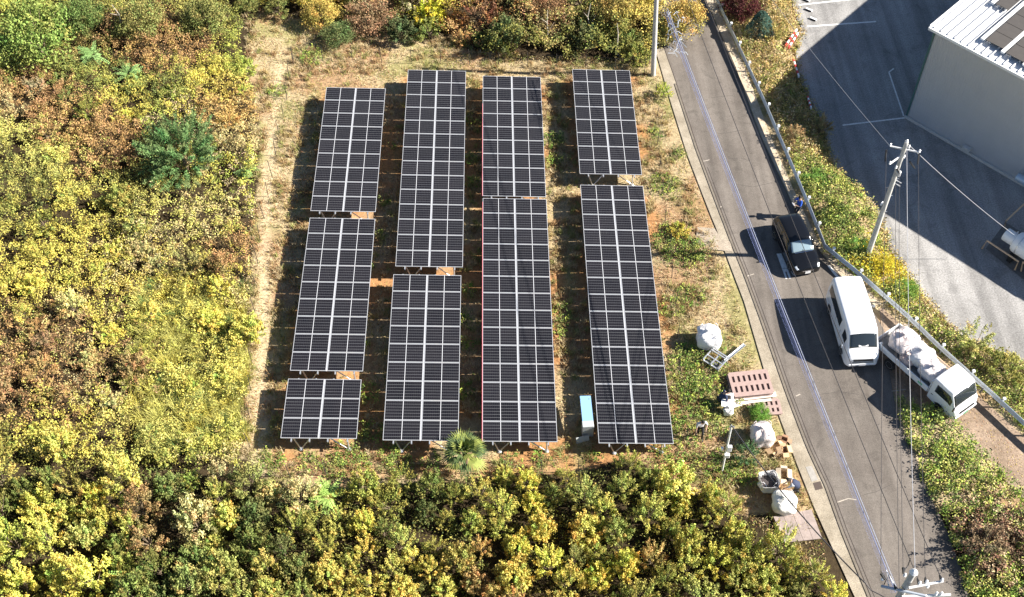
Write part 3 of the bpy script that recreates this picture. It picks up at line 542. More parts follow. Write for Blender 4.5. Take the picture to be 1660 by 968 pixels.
CR = [crown_mesh('crown', 100+i, tips=56+6*i, per=64, size=.082, spread=.072, spiky=.9) for i in range(5)]
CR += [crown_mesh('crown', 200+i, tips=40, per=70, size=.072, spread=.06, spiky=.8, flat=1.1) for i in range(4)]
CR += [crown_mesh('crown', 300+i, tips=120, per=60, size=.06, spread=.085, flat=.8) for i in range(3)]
def shrub(px, py, r, col, var, label, cat='shrub', group=None, zc=None, hs=1., name='shrub', keep_px=True):
    rng = random.random; g_ = gp(px, py)
    if keep_px:      # the pixel names the middle of the crown
        q = at(px, py, g_[2] + r*.75*hs); g_ = np.array([q[0], q[1], float(gz(q[0], q[1]))])
    e = thing(name, g_, rng()*6.28, label, cat, group)
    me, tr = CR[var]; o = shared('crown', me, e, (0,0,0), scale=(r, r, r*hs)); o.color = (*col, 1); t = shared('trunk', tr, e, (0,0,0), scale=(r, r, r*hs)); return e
CN = {YEL: 'yellow-leaved', GOLD: 'golden', LIME: 'lime-green', OLIVE: 'olive-green', GREEN: 'green', DGREEN: 'dark green', REDB: 'rust-red', TAN: 'straw-coloured', BROWN: 'brown', BLUEG: 'blue-green', PURP: 'purple-brown', ORNG: 'orange', PALE: 'pale green', DRED: 'dark red'}
KEYS = list(CN); KA = np.array(KEYS)
def cname(c): return CN[KEYS[int(np.argmin(((KA - np.array(c))**2).sum(1)))]]
# hand-placed ones: px, py, radius, colour, variant, height factor, label
HAND = [
 (50,45,2.6,(.25,.31,.08),9,1.3,'large lime-green tree in the top left corner','tree'),
 (125,22,1.6,GREEN,10,1.2,'dark green tree just right of the large corner tree','tree'),
 (225,25,1.7,OLIVE,11,1.2,'olive tree with yellow tips near the top edge left of the clearing','tree'),
 (330,20,1.6,OLIVE,9,1.2,'olive bushy tree at the top edge above the clearing corner','tree'),
 (695,18,1.2,(.60,.54,.06),1,1.3,'bright yellow tree above the top fence','tree'),
 (600,22,1.6,(.34,.21,.12),10,1.,'rust-red tree above the top fence, left of the bright yellow one','tree'),
 (520,18,1.4,GOLD,9,1.1,'golden tree at the top edge, left of the rust-red tree','tree'),
 (548,52,1.2,(.15,.19,.07),11,.9,'dark leafy bush under the golden tree','shrub'),
 (650,45,1.2,(.12,.14,.06),2,1.2,'dark green bush left of the bright yellow tree','shrub'),
 (775,15,1.5,(.22,.12,.07),7,1.2,'dark reddish tree right of the bright yellow tree','tree'),
 (820,50,1.4,(.12,.14,.055),3,1.3,'dark green tree right of the dark reddish tree','tree'),
 (890,20,1.6,(.30,.17,.09),10,1.1,'brown autumn tree with bare stems above the third panel column','tree'),
 (945,55,1.3,(.14,.15,.06),4,1.1,'dark green bush above the rightmost panel column','shrub'),
 (1000,15,1.7,(.34,.26,.08),9,1.2,'olive-gold tree left of the utility pole','tree'),
 (1108,25,1.7,(.55,.40,.12),9,1.2,'golden tree leaning over the road at the top edge','tree'),
 (1075,48,1.2,(.42,.38,.12),10,1.,'small yellow-green tree at the roadside behind the utility pole','tree'),
 (1076,148,.65,(.42,.44,.08),5,1.,'yellow-green bush at the foot of the utility pole','shrub'),
 (1022,748,.75,(.46,.46,.12),6,1.9,'tall pointed pale yellow bush in front of the longest solar table','shrub'),
 (1100,372,.7,(.50,.40,.08),2,.8,'yellow and green bush beside the road near the pole shadow','shrub'),
 (1232,668,.62,(.16,.30,.05),9,.8,'bright green bush between the pallets and the pink bulk bag','shrub'),
 (1212,735,.75,(.10,.16,.07),5,1.1,'dark grey-green bush between the meter pole and the pink bulk bag','shrub'),
 (1205,5,1.5,(.10,.03,.03),10,1.,'dark maroon tree beyond the guard rail at the top edge','tree'),
 (1255,55,.9,(.40,.30,.10),5,.9,'dry golden bush right of the round conifer','shrub'),
 (1330,205,.8,(.34,.26,.13),5,1.2,'dry brown sapling on the bank by the yard edge','shrub'),
 (1290,215,.8,(.40,.28,.14),6,1.2,'straw-coloured sapling on the bank beside the guard rail','shrub'),
 (1580,560,1.1,(.44,.42,.14),7,1.,'pale twiggy shrub between guard rail and gravel yard','shrub'),
 (1630,590,1.2,(.38,.36,.10),6,1.,'yellow-green twiggy shrub at the right edge by the gravel yard','shrub'),
 (1320,290,.95,(.17,.30,.06),10,.7,'bright green leafy bush beside the rail above the man in blue','shrub'),
 (1355,345,.95,(.14,.22,.06),9,.7,'green bush beside the rail above the parked black car','shrub'),
 (1385,395,.85,(.17,.28,.06),10,.7,'green bush at the foot of the tall utility pole','shrub'),
 (1432,428,.7,(.58,.48,.05),9,.8,'golden-yellow bush below the tall utility pole','shrub'),
 (1470,470,.8,(.20,.32,.06),10,.7,'green bush beside the rail across from the white van','shrub'),
 (1600,880,1.2,(.26,.18,.11),7,1.,'bare brown bush in the vines at lower right','shrub'),
]
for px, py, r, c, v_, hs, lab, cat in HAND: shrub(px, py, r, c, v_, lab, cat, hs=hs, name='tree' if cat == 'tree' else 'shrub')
# scattered ones: picked so that they do not crowd
def landmark(px, py, reg):
    if reg == 'left': return ('in the upper left scrub' if py < 250 else 'around the big blue-green shrub in the left scrub' if py < 420 and px > 160 else 'on the far left slope' if px < 200 else 'beside the long grass left of the field')
    if reg == 'top': return 'in the scrub above the top fence'
    if reg == 'rb': return 'in the vines between road and dirt lane'
    return ('in the lower left corner thicket' if px < 150 else 'at the bottom edge below the long grass' if px < 300 and py > 880 else 'just below the long grass' if px < 300 else 'at the bottom edge under the first panel column' if px < 600 and py > 880 else 'at the bottom edge under the palm' if px < 790 and py > 880 else 'at the bottom edge under the longest solar table' if 930 < px < 1110 and py > 880 else 'in the thicket below the first panel column' if px < 600 else 'in the thicket below the palm' if px < 790 else 'in the thicket below the third panel column' if px < 930 else 'in the thicket below the longest solar table' if px < 1110 else 'in the thicket beside the roadside slab')
placed = [(at(px, py, .8)[0], at(px, py, .8)[1], r) for px, py, r, *_ in HAND]
def scatter(reg, box, P, n, rlo, rhi, seed, vars_, sep=.75):
    rnd = random.Random(seed); got = 0; tries = 0
    while got < n and tries < n*60:
        tries += 1; px = rnd.uniform(box[0], box[2]); py = rnd.uniform(box[1], box[3]); q = at(px, py, .8); r = rnd.uniform(rlo, rhi)
        if P is not None and not inside(P, np.array([q[0]]), np.array([q[1]]))[0]: continue
        if any(math.hypot(q[0]-a, q[1]-b_) < (r + c_)*sep for a, b_, c_ in placed): continue
        placed.append((q[0], q[1], r)); got += 1
        c = plantcol(np.array([q[0]]), np.array([q[1]]), np.random.default_rng(seed*1000+tries), 1.5)[0]; nm = cname(c); nm = ('small ' if r < .72 else 'broad ' if r > .9 else '') + nm; hs_ = rnd.uniform(1.1, 2.1) if reg == 'bot' else rnd.uniform(.8, 1.4); nm = ('tall ' if hs_ > 1.7 else 'low ' if hs_ < (1.4 if reg == 'bot' else 1.) else '') + nm; c = c*rnd.uniform(.95, 1.3)
        lm = landmark(px, py, reg); lab = f'{nm} shrub {lm}'; shrub(px, py, r, tuple(c), rnd.choice(vars_), lab, 'shrub', f'{nm} shrubs {lm}', hs=hs_)
FROND = (300, 272); fq = at(*FROND, 1.); placed.append((fq[0], fq[1], 2.3)); pq = at(750, 745, 1.); placed.append((pq[0], pq[1], 1.1))
scatter('bot', (-30, 770, 1400, 1010), V_BOT, 155, .6, 1.2, 3, range(9), .68)
scatter('left', (-30, -20, 400, 760), V_LEFT, 72, .5, 1.1, 4, range(9), .85)
scatter('top', (380, -20, 1060, 90), V_TOP, 26, .7, 1.25, 5, range(12), .7)

# the big shrub of long drooping fronds, and small ones like it
def frond_mesh(seed, n=46, L=1.0, rise=.9, col=(.13,.25,.12), leaflen=.17, lw=.035, seg=11):
    rng = np.random.default_rng(seed); V = []; F = []; C = []; b = 0
    for i in range(n):
        a = rng.uniform(0, 6.283); el = rng.uniform(.05, 1.35); ln = L*rng.uniform(.7, 1.1); d = np.array([math.cos(a), math.sin(a), 0]); s = np.array([-math.sin(a), math.cos(a), 0])
        cc = np.array(col)*rng.uniform(.6, 1.5)
        for k in range(2, seg+1):
            t = k/seg; P = d*ln*t*math.cos(el*(1-.45*t)) + np.array([0, 0, ln*(t*math.sin(el)*rise - .35*t*t)+.35]); t2 = d*.7 + np.array([0, 0, -.1])
            for sg in (-1, 1):
                tip = P + (s*sg*.75 + t2*.65 + np.array([0,0,rng.uniform(-.2,.25)]))*leaflen*(1.15-.6*t); wv = (t2 - s*sg*.3); wv = wv/np.linalg.norm(wv)*lw
                V += [P, P + (tip-P)*.5 + wv, tip, P + (tip-P)*.5 - wv]; F.append([b, b+1, b+2, b+3]); b += 4; C += [cc*rng.uniform(.8, 1.25)]*4
    return np_mesh('fronds', np.array(V), np.array(F), LEAF, np.clip(np.array(C), .01, 1))
FM2 = frond_mesh(6, 26, 1., col=(.20,.32,.10), leaflen=.22)
def frond(px, py, r, me, label, col=(1,1,1), cat='shrub', name='frond_shrub', zc=1., h=.3):
    q = at(px, py, zc); z = float(gz(q[0], q[1])); e = thing(name, (q[0], q[1], z), random.random()*6, label, cat)
    o = shared('fronds', me, e, (0, 0, h*r), scale=(r, r, r)); o.color = (*col, 1)
    MB().tube([(0,0,-.1), (.03,0,.3*r), (0,.03,(.4+h)*r)], [.09*r**.5,.07*r**.5,.04*r**.5], 8).build('trunk', BARK, e); return e
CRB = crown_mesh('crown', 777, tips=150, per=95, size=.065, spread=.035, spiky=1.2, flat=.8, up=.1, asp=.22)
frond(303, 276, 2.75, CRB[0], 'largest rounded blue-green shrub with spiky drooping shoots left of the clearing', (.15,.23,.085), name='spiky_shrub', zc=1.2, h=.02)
frond(402, 283, .8, FM2, 'small feathery green sapling between the big blue-green shrub and the clearing')
frond(215, 140, 1.0, FM2, 'feathery green sapling deep in the upper left scrub', (1.1,1.1,1.2))
frond(160, 112, 1.1, FM2, 'feathery green sapling at the dark hollow in the upper left scrub', (1.1,1.1,1.2))
frond(534, 812, 1.1, FM2, 'star-shaped pale frond plant in the thicket below the first panel column', (1.5,1.35,1.1))
frond(225, 945, 1.1, FM2, 'pale frond plant near the lower left edge', (1.3,1.3,1.1))
# fan palm
q = at(752, 730, 1.8); e = thing('fan_palm', (q[0], q[1], float(gz(q[0], q[1]))), .4, 'green fan palm growing against the lower end of the second panel column', 'palm')
MB().tube([(0,0,-.1), (.02,0,.8), (0,.02,1.6)], [.13,.11,.10], 10).build('trunk', mat('palm_fibre', (.13,.09,.06), .95, noise=.5, nscale=20), e)
rng = np.random.default_rng(9); PM = mat('palm_leaf', (.25,.29,.06), .75, noise=.2, nscale=3); PM2 = mat('palm_leaf_dark', (.07,.11,.03), .75)
for i in range(32):
    a = i*2.4 + rng.uniform(-.2, .2); el = 1.45 - 1.75*(i/31); L1 = .10 + .42*(i/31) + .12*rng.uniform(); d = Vector((math.cos(a)*math.cos(el), math.sin(a)*math.cos(el), math.sin(el))); b = MB()
    base_ = Vector((0,0,1.55)); hub = base_ + d*L1; b.tube([base_, hub], .012, 4); side = Vector((-math.sin(a), math.cos(a), 0)); nrm = d.cross(side)
    for j in range(11):
        an = (j-5)/5*.85; dd = (d*math.cos(an) + side*math.sin(an)).normalized(); ll = .82*(1 - .22*abs(an))*rng.uniform(.85, 1.1); pp = dd.cross(nrm).normalized()*.032; m1 = hub + dd*ll*.5 + Vector((0,0,.01)); tip = hub + dd*ll - Vector((0,0,.12)); b.add([hub, m1+pp, tip, m1-pp], [(0,1,2,3)])
    b.build('palm_leaf', PM if i % 2 else PM2, e)
# round conifer and the dark shrub by the rail
q = at(1232, 45, .8); e = thing('round_conifer', (q[0], q[1], float(gz(q[0], q[1]))), 0, 'dense blue-green conical conifer beyond the guard rail near the top edge', 'conifer')
rng = np.random.default_rng(3); n_ = 5200; a = rng.uniform(0, 6.28, n_); t = rng.uniform(0, 1, n_)**.8; rad = (.95*(1-t)**.6 + .1)*(.8+.25*vn(a*3, t*7, 3)); P = np.stack([np.cos(a)*rad, np.sin(a)*rad, .15+1.9*t], 1)
V, F, C = leafarr(P, rng.uniform(.07, .16, n_), np.array((.07,.13,.10))*rng.uniform(.6, 1.6, (n_, 1)), .9, .3, rng=rng); obj('crown', np_mesh('crown', V, F, LEAF, C), e)
MB().tube([(0,0,-.1), (0,0,.8)], [.09,.05], 8).build('trunk', BARK, e)
# bare pale trunks in the scrub above the top fence
for px, py, hx, lab in [(955,50,.5,'crooked bare pale stem standing in the dark scrub above the third column'), (1002,78,-.2,'thin bare pale stem in the dark scrub near the utility pole'), (888,60,.15,'upright bare grey stem above the third panel column'), (205,50,-.5,'fallen bare pale branch lying in the rust-red scrub at upper left')]:
    q = gp(px, py+12); e = thing('bare_stem', q, random.random()*3, lab, 'bare tree'); b = MB(); p0 = [(0,0,-.1), (.1*hx,.1,.9), (-.25*hx,.1,1.7), (.2*hx,.2,2.6)]; b.tube(p0, [.05,.045,.035,.015], 6)
    b.build('stem', mat('pale_bark', (.50,.44,.36), .8), e); b = MB(); b.tube([p0[1], (.5,.2,1.6)], [.025,.008], 5); b.build('branch', MATS['pale_bark'], e); MB().tube([p0[2], (-.5,-.1,2.3)], [.02,.006], 5).build('branch', MATS['pale_bark'], e)

# ================================================================== FENCES
def fence(pts, n, label, h=1.25):
    W = [gp(*p_) for p_ in pts]; e = thing('net_fence', W[0], 0, label, 'fence'); o0 = Vector(W[0]); cum = [0]
    for a_, b_ in zip(W, W[1:]): cum.append(cum[-1] + float(np.hypot(*(b_-a_)[:2])))
    P = []
    for i in range(n):
        s = cum[-1]*i/(n-1); P.append((float(np.interp(s, cum, [q[0] for q in W])), float(np.interp(s, cum, [q[1] for q in W]))))
    me = MB().tube([(0,0,-.05), (0,0,h)], [.021,.018], 6).mesh('post', DARKST); tops = []
    for i, (x_, y_) in enumerate(P):
        z_ = float(gz(x_, y_)); jx, jy = random.uniform(-.06,.06), random.uniform(-.06,.06); shared('post', me, e, Vector((x_, y_, z_)) - o0, (jx, jy, 0)); tops.append(Vector((x_+jy*h, y_-jx*h, z_)) - o0)
    b = MB()
    for hh in (.25, .65, 1.1):
        b.tube([t + Vector((0,0,hh)) for t in tops], .003, 3)
    b.build('net_wire', DARKST, e)
fence([(476,101),(570,101),(666,103),(761,105),(856,110),(1045,118)], 13, 'thin dark net fence along the top edge of the clearing')
fence([(476,104),(461,183),(440,293),(420,400),(410,560),(404,700),(408,773)], 19, 'thin dark net fence along the left edge of the clearing')
fence([(412,775),(473,775),(605,770),(795,768),(925,765),(1060,775),(1170,790)], 14, 'thin dark net fence along the bottom edge of the clearing')
fence([(1062,160),(1066,250),(1074,325),(1084,400),(1094,500),(1101,610),(1112,715)], 13, 'thin dark net fence between the longest solar table and the road')

# ================================================================== GUARD RAIL
ry = np.linspace(float(gp(1660,684)[1]) - 3, 26.5, 400); rp = np.array([(float(railx(v)), v) for v in ry]); cumr = np.concatenate([[0], np.cumsum(np.hypot(*np.diff(rp, axis=0).T))])
o0 = Vector((rp[0][0], rp[0][1], 0)); e = thing('guard_rail', o0, 0, 'long grey steel guard rail with white-capped posts along the right side of the road', 'guard rail')
S_ = np.arange(0, cumr[-1], 1.0); pts = [Vector((float(np.interp(s, cumr, rp[:, 0])), float(np.interp(s, cumr, rp[:, 1])), 0)) - o0 for s in S_]
prof = [(-.02,.46),(-.07,.51),(-.02,.58),(-.02,.64),(-.07,.71),(-.02,.78)]; vs_ = []; fs_ = []
for i, p_ in enumerate(pts):
    t = (pts[min(i+1, len(pts)-1)] - pts[max(i-1, 0)]).normalized(); nr_ = Vector((-t.y, t.x, 0))
    for a_, z_ in prof: vs_.append(p_ - nr_*a_*1. + Vector((0,0,z_)))
    for a_, z_ in prof[::-1]: vs_.append(p_ - nr_*(a_+.022) + Vector((0,0,z_)))
m_ = 12
for i in range(len(pts)-1):
    for k in range(m_): j = (k+1) % m_; fs_.append((i*m_+k, i*m_+j, (i+1)*m_+j, (i+1)*m_+k))
MB().add(vs_, fs_).build('beam', mat('rail_grey', (.50,.54,.57), .45, .4, noise=.15, nscale=2), e)
me_gp = MB().tube([(0,0,-.5),(0,0,.77)], .05, 8).mesh('post', GALV); me_cap = MB().bbox((0,0,.81), (.15,.15,.12), .02).mesh('post_cap', WHITE)
for s in np.arange(.5, cumr[-1], 2.0):
    x_ = float(np.interp(s, cumr, rp[:, 0])) + .11; y_ = float(np.interp(s, cumr, rp[:, 1])) + .06; o = shared('post', me_gp, e, Vector((x_, y_, 0)) - o0); shared('post_cap', me_cap, o, (0,0,0))

# ================================================================== ROAD MARKS
RZ = ROAD_Z + .004; PAINT = mat('road_paint', (.74,.74,.72), .7, noise=.25, nscale=9)
def flat(name, pxs, z, m, parent=None, kind='structure'):
    P_ = [at(a_, b_, z) for a_, b_ in pxs]; me = bpy.data.meshes.new(name); me.from_pydata([tuple(p_) for p_ in P_], [], [tuple(range(len(P_)))]); me.materials.append(m); o = obj(name, me, parent)
    if me.polygons[0].normal.z < 0: me.flip_normals()
    if kind: tag(o, kind=kind)
    return o
flat('edge_line', [(1341,431),(1345,430),(1368,458),(1364,460)], RZ, PAINT); flat('edge_line', [(1404,486),(1408,484),(1420,497),(1416,499)], RZ, PAINT)
def mk(z): return [(1200 + a_/6.05, 300 + b_/6.05) for a_, b_ in z]
for q_ in [mk([(356,674),(402,670),(445,770),(470,815),(408,815)]), mk([(408,818),(466,818),(498,915),(478,917),(455,850),(440,850),(462,918),(446,922)]), mk([(470,818),(500,815),(566,855),(545,888),(520,885),(480,830)])]: flat('road_marking', q_, RZ, PAINT)
CR_ = mat('asphalt_seam', (.085,.075,.066), .95)
for pts_ in [[(1152,160),(1164,158),(1188,156)],[(1164,218),(1182,216),(1202,212)],[(1180,258),(1200,257),(1216,262)],[(1196,300),(1220,304),(1252,297)],[(1332,640),(1360,636),(1392,640)],[(1400,803),(1420,798),(1445,786)],[(1290,520),(1320,516)]]:
    P_ = [at(a_, b_, 0)[:2] for a_, b_ in pts_]; ribbon('asphalt_seam', [tuple(p_) for p_ in P_], .025, ROAD_Z-.01, RZ, CR_)
LS = mat('road_scuff', (.42,.37,.31), .9, noise=.3, nscale=7)
for pts_ in [[(1131,263),(1142,262),(1150,260)],[(1160,338),(1170,336)],[(1210,449),(1222,445)],[(1357,815),(1375,809),(1388,811)],[(1290,643),(1297,640)],[(1445,635),(1468,632)]]:
    ribbon('road_scuff', [tuple(at(a_, b_, 0)[:2]) for a_, b_ in pts_], .05, ROAD_Z-.01, RZ, LS)
flat('drain_cover', [(1306,757),(1316,755),(1326,778),(1316,781)], .062, mat('drain_concrete', (.33,.31,.28), .9, noise=.2)); flat('drain_hole', [(1318,783),(1330,780),(1334,792),(1322,795)], .062, mat('drain_dark', (.08,.06,.05), .95))
# verge slab beside the vegetable patch and small concrete apron by the pole shadow
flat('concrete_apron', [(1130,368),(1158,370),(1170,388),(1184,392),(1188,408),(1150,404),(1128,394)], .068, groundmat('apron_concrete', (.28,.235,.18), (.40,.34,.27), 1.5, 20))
# yard: parking lines and wheel stops
YZ = -.5 + .005
def yline(a_, b_, wd=.13): ribbon('parking_line', [tuple(at(*a_, -.5)[:2]), tuple(at(*b_, -.5)[:2])], wd, -.52, YZ, PAINT)
yline((1295,8),(1400,-3)); yline((1309,43),(1420,35)); yline((1366,203),(1467,191), .10); yline((1465,188),(1441,117), .09); yline((1441,117),(1449,111), .09)
for px, py in [(1311,17),(1318,32),(1307,1)]:
    q = at(px, py, -.5); e = thing('wheel_stop', q, R_(-38), f'dark-sided white wheel stop {"nearest the top edge" if py < 5 else "between the two parking lines, upper one" if py < 20 else "between the two parking lines, lower one"}', 'wheel stop', 'wheel stops in the parking bay')
    MB().bbox((0,0,.06), (.5,.17,.12), .025).build('block', WHITE, e); MB().box((0,-.088,.05), (.44,.006,.08)).build('rubber_face', RUBBER, e)

# ================================================================== POLES AND WIRES
def topof(bpx, tpx, h, zb=0.):
    B = gp(*bpx); hs = np.arange(1, 14, .02); q = np.array([at(*tpx, B[2]+k) for k in hs]); i = int(np.argmin(np.hypot(q[:, 0]-B[0], q[:, 1]-B[1]))); T = q[i]; return B, B + (T-B)*(h/(T[2]-B[2])) if h else T
def sagline(a_, b_, sag, n=24): a_, b_ = Vector([float(k) for k in a_]), Vector([float(k) for k in b_]); return [a_.lerp(b_, i/n) - Vector((0,0,sag*4*(i/n)*(1-i/n))) for i in range(n+1)]
def wire(label, a_, b_, sag, r, m, name='overhead_wire', group=None, n=24):
    P = sagline(a_, b_, sag, n); o = Vector(P[0]); w_ = MB().tube([p_-o for p_ in P], r, 5).build(name, m); w_.location = o; tag(w_, label, 'wire', group); return w_
def insulator(b, c, ax=(0,0,1), s=1., mi=0):
    t = Vector(ax).normalized(); M_ = b.M; b.M = b.M @ Matrix.Translation(Vector(c)) @ t.to_track_quat('Z','Y').to_matrix().to_4x4()
    b.lathe([(.03*s,0),(.07*s,.02*s),(.07*s,.05*s),(.035*s,.07*s),(.065*s,.10*s),(.065*s,.13*s),(.03*s,.16*s),(.055*s,.19*s),(.05*s,.22*s),(.02*s,.24*s)], n=10, mi=mi); b.M = M_
# pole at top left of the road
B1, T1 = topof((1059,122), (1064,0), 10.2); e = thing('utility_pole', B1, 0, 'pale concrete utility pole at the top edge between the scrub and the road', 'utility pole')
t1 = Vector(T1 - B1); MB().tube([Vector((0,0,-.2)), t1], [.17,.11], 16).build('pole', CONC, e, True)
for k in range(9): f = .25+.08*k; MB().tube([t1*f + Vector((-.1,0,0)), t1*f + Vector((.28*(-1)**k,0,0))], .012, 5).build('step_bolt', GALV, e)
P1A = Vector(at(1086,-78,T1[2]-.2)); P1B = Vector(at(1113,-80,T1[2]-.2)); mid1 = t1*.98
MB().tube([P1A - Vector(B1), P1B - Vector(B1)], .045, 6).build('crossarm', GALV, e); MB().tube([mid1, (P1A - Vector(B1))], .035, 6).build('arm_brace', GALV, e)
for p_ in (P1A, P1B): b = MB(); insulator(b, p_ - Vector(B1) - Vector((0,0,.05))); b.build('insulator', INSUL, e)
# tall pole on the bank
B2, T2 = topof((1405,418), (1470,230), None); e = thing('utility_pole', B2, 0, 'tall concrete utility pole with crossarm and insulators on the green bank', 'utility pole'); b2 = Vector(B2); t2 = Vector(T2) - b2
MB().tube([Vector((0,0,-.6)) , t2], [.16,.10], 16).build('pole', CONC, e, True)
zt2 = float(T2[2])
def p2(px, py, z): return Vector(at(px, py, z)) - b2
AL, AR = p2(1443,237,zt2-.55), p2(1490,247,zt2-.55)
MB().tube([AL, AR], .045, 6).build('crossarm', mat('white_steel', (.75,.75,.75), .4, .2), e)
CB1, CB2 = p2(1442,266,zt2-1.0), p2(1464,250,zt2-1.0); MB().tube([CB1, CB2], .05, 6).build('crossarm', MATS['white_steel'], e)
for c_ in (AL, AR, CB1, p2(1473,240,zt2-.3), p2(1465,256,zt2-1.1), t2 - Vector((0,0,.05)), p2(1452,273,zt2-1.5)): b = MB(); insulator(b, c_, s=.8); b.build('insulator', INSUL, e)
for (a_, c_) in ((p2(1437,243,zt2-.9), p2(1435,262,zt2-1.4)), (p2(1490,250,zt2-.8), p2(1488,266,zt2-1.5)), (p2(1475,262,zt2-1.4), p2(1483,273,zt2-1.9)), (p2(1452,270,zt2-1.5), p2(1458,281,zt2-1.9))): MB().tube([a_, c_], [.05,.04], 6).build('cutout_fuse', DPLAST, e)
MB().lathe([(.10,0),(.13,.03),(.13,.30),(.09,.34)], n=12).build('junction_box', mat('pole_box', (.45,.46,.47), .5, .2), e, loc=p2(1455,285,zt2-2.2))
for (a_, c_) in ((p2(1452,292,zt2-2.9), p2(1461,297,zt2-2.9)), (p2(1450,297,zt2-3.1), p2(1459,302,zt2-3.1))): MB().tube([a_, c_], .025, 5).build('bracket', MATS['white_steel'], e)
MB().box(p2(1430,330,zt2-4.6), (.10,.28,.06), (0,0,R_(-40))).build('number_plate', WHITE, e)
for k in range(7): f = .28+.07*k; MB().tube([t2*f, t2*f + Vector((.26*(-1)**k,.05,0))], .012, 5).build('step_bolt', GALV, e)
# pole at the bottom edge
zt3 = 9.6; T3 = Vector(at(1481,928,zt3)); B3 = Vector((T3.x, T3.y, 0.)); e = thing('utility_pole', B3, 0, 'utility pole crowded with crossarms, insulators and wires at the bottom edge right of centre', 'utility pole')
MB().tube([Vector((0,0,-.2)), T3-B3], [.19,.115], 16).build('pole', CONC, e, True); MB().lathe([(.13,0),(.16,.03),(.10,.14),(.03,.2)], n=12).build('pole_cap', INSUL, e, loc=T3-B3-Vector((0,0,.02)))
def p3(px, py, z): return Vector(at(px, py, z)) - B3
WS = MATS['white_steel']
MB().tube([p3(1473,953,8.9), p3(1529,942,8.9)], .05, 6).build('crossarm', WS, e); MB().tube([p3(1428,950,8.4), p3(1500,966,8.4)], .06, 6).build('crossarm', mat('arm_grey', (.42,.46,.52), .4, .4), e); MB().tube([p3(1462,967,8.0), p3(1541,964,8.0)], .05, 6).build('crossarm', WS, e)
for px, py, z_ in [(1430,940,8.5),(1466,934,8.9),(1503,952,8.3),(1490,947,8.95),(1501,945,8.95),(1526,942,8.95),(1517,964,8.05),(1525,964,8.05),(1479,932,9.3)]: b = MB(); insulator(b, p3(px, py, z_), s=.85); b.build('insulator', INSUL, e)
for px, py, z_, ex, ey in [(1429,930,8.7,1434,940),(1465,921,9.,1464,930),(1453,955,8.45,1449,948),(1490,946,9.,1487,938),(1501,944,9.,1500,936),(1526,939,9.,1523,932)]: MB().tube([p3(px, py, z_), p3(ex, ey, z_)], [.075,.03], 6).build('dead_end_sleeve', DPLAST, e)
for pts_ in ([(1428,926,8.8),(1437,939,8.4),(1433,948,8.2)], [(1476,905,9.),(1472,917,8.7),(1467,924,8.9)], [(1400,942,7.2),(1412,957,7.0),(1430,966,7),(1445,975,7)]): MB().tube([p3(*p_) for p_ in pts_], .02, 5).build('jumper_cable', WIRE_D, e)
MB().tube([p3(1441,952,8.3), p3(1437,925,8.4), p3(1453,955,8.35)], .03, 5).build('bracket', WS, e)
# wires along the road
wire('dark overhead wire over the middle of the road, left one of the pair', p3(1488,938,8.95)+B3, P1A, .35, .016, WIRE_D, group='wires along the road'); wire('dark overhead wire over the middle of the road, right one of the pair', p3(1523,932,8.95)+B3, P1B, .35, .016, WIRE_D, group='wires along the road')
# communication cable with spiral hanger
zc = 7.0; CA, CBk = at(1455,957,zc), at(1082,14,zc-.4); P = sagline(CA, CBk, .22, 60); o0 = P[0]
e = thing('spiral_hung_cable', o0, 0, 'pale messenger wire with a bluish spiral-hung cable running the whole length of the road', 'cable'); pl = [p_ - o0 for p_ in P]
MB().tube(pl, .012, 5).build('messenger_wire', mat('bright_wire', (.50,.53,.60), .5), e)
dn = Vector((-.02,0,-.20)); MB().tube([p_ + dn for p_ in pl], .022, 6).build('cable', mat('blue_cable', (.22,.24,.36), .5), e)
Lc = (pl[-1]-pl[0]).length; dirc = (pl[-1]-pl[0]).normalized(); sd_ = dirc.cross(Vector((0,0,1))).normalized(); nt_ = int(Lc/.06); hp = []
for i in range(nt_*6+1):
    f = i/(nt_*6); q = f*60; k = min(int(q), 59); c_ = pl[k].lerp(pl[k+1], q-k) + Vector((-.05,0,-.16)); an = i*math.pi/3; hp.append(c_ + sd_*math.cos(an)*.17 + Vector((0,0,math.sin(an)*.16)))
MB().tube(hp, .0022, 3, caps=False).build('spiral_hanger', mat('hanger_blue', (.20,.25,.52), .6), e)
b = MB()
for k in range(30):
    c_ = Vector(at(random.uniform(1084,1108), random.uniform(22,92), 6.2)) - o0; d_ = Vector((random.uniform(-.3,.3), random.uniform(-.35,.35), random.uniform(-.3,.2))); b.tube([c_ - d_, c_ + Vector((random.uniform(-.15,.15),.05,.1)), c_ + d_], .014, 4)
b.build('tangled_vine', mat('grey_vine', (.42,.46,.52), .8), e)
# wires between the bottom pole and the tall pole
G4 = 'wires between the bottom pole and the tall pole on the bank'
wire('thick pale wire hanging between the bottom pole top and the tall pole', T3 + Vector((0,0,.2)), b2 + t2, .25, .013, WIRE_L, group=None)
for (pa, za, pb, zb, lab) in [((1428,928),8.8,(1437,243),zt2-.7,'leftmost dark wire from the bottom pole up to the tall pole'), ((1464,920),9.,(1458,262),zt2-1.1,'second dark wire from the left between the bottom pole and the tall pole'), ((1458,958),8.,(1452,292),zt2-3.,'low thin dark wire from the bottom pole to the tall pole'), ((1500,938),9.,(1489,252),zt2-.7,'rightmost dark wire from the bottom pole up to the tall pole')]:
    wire(lab, at(*pa, za), at(*pb, zb), .25, .011, WIRE_D, group=None)
wire('pale service wire from the tall pole towards the white tank and warehouse', b2 + t2 + Vector((0,0,-.05)), at(1644,381,1.6), .15, .014, WIRE_L)
wire('thin pale wire running up and left from the tall pole over the shaded yard', b2 + AL, at(1215,-50,8.2), .2, .009, WIRE_L)
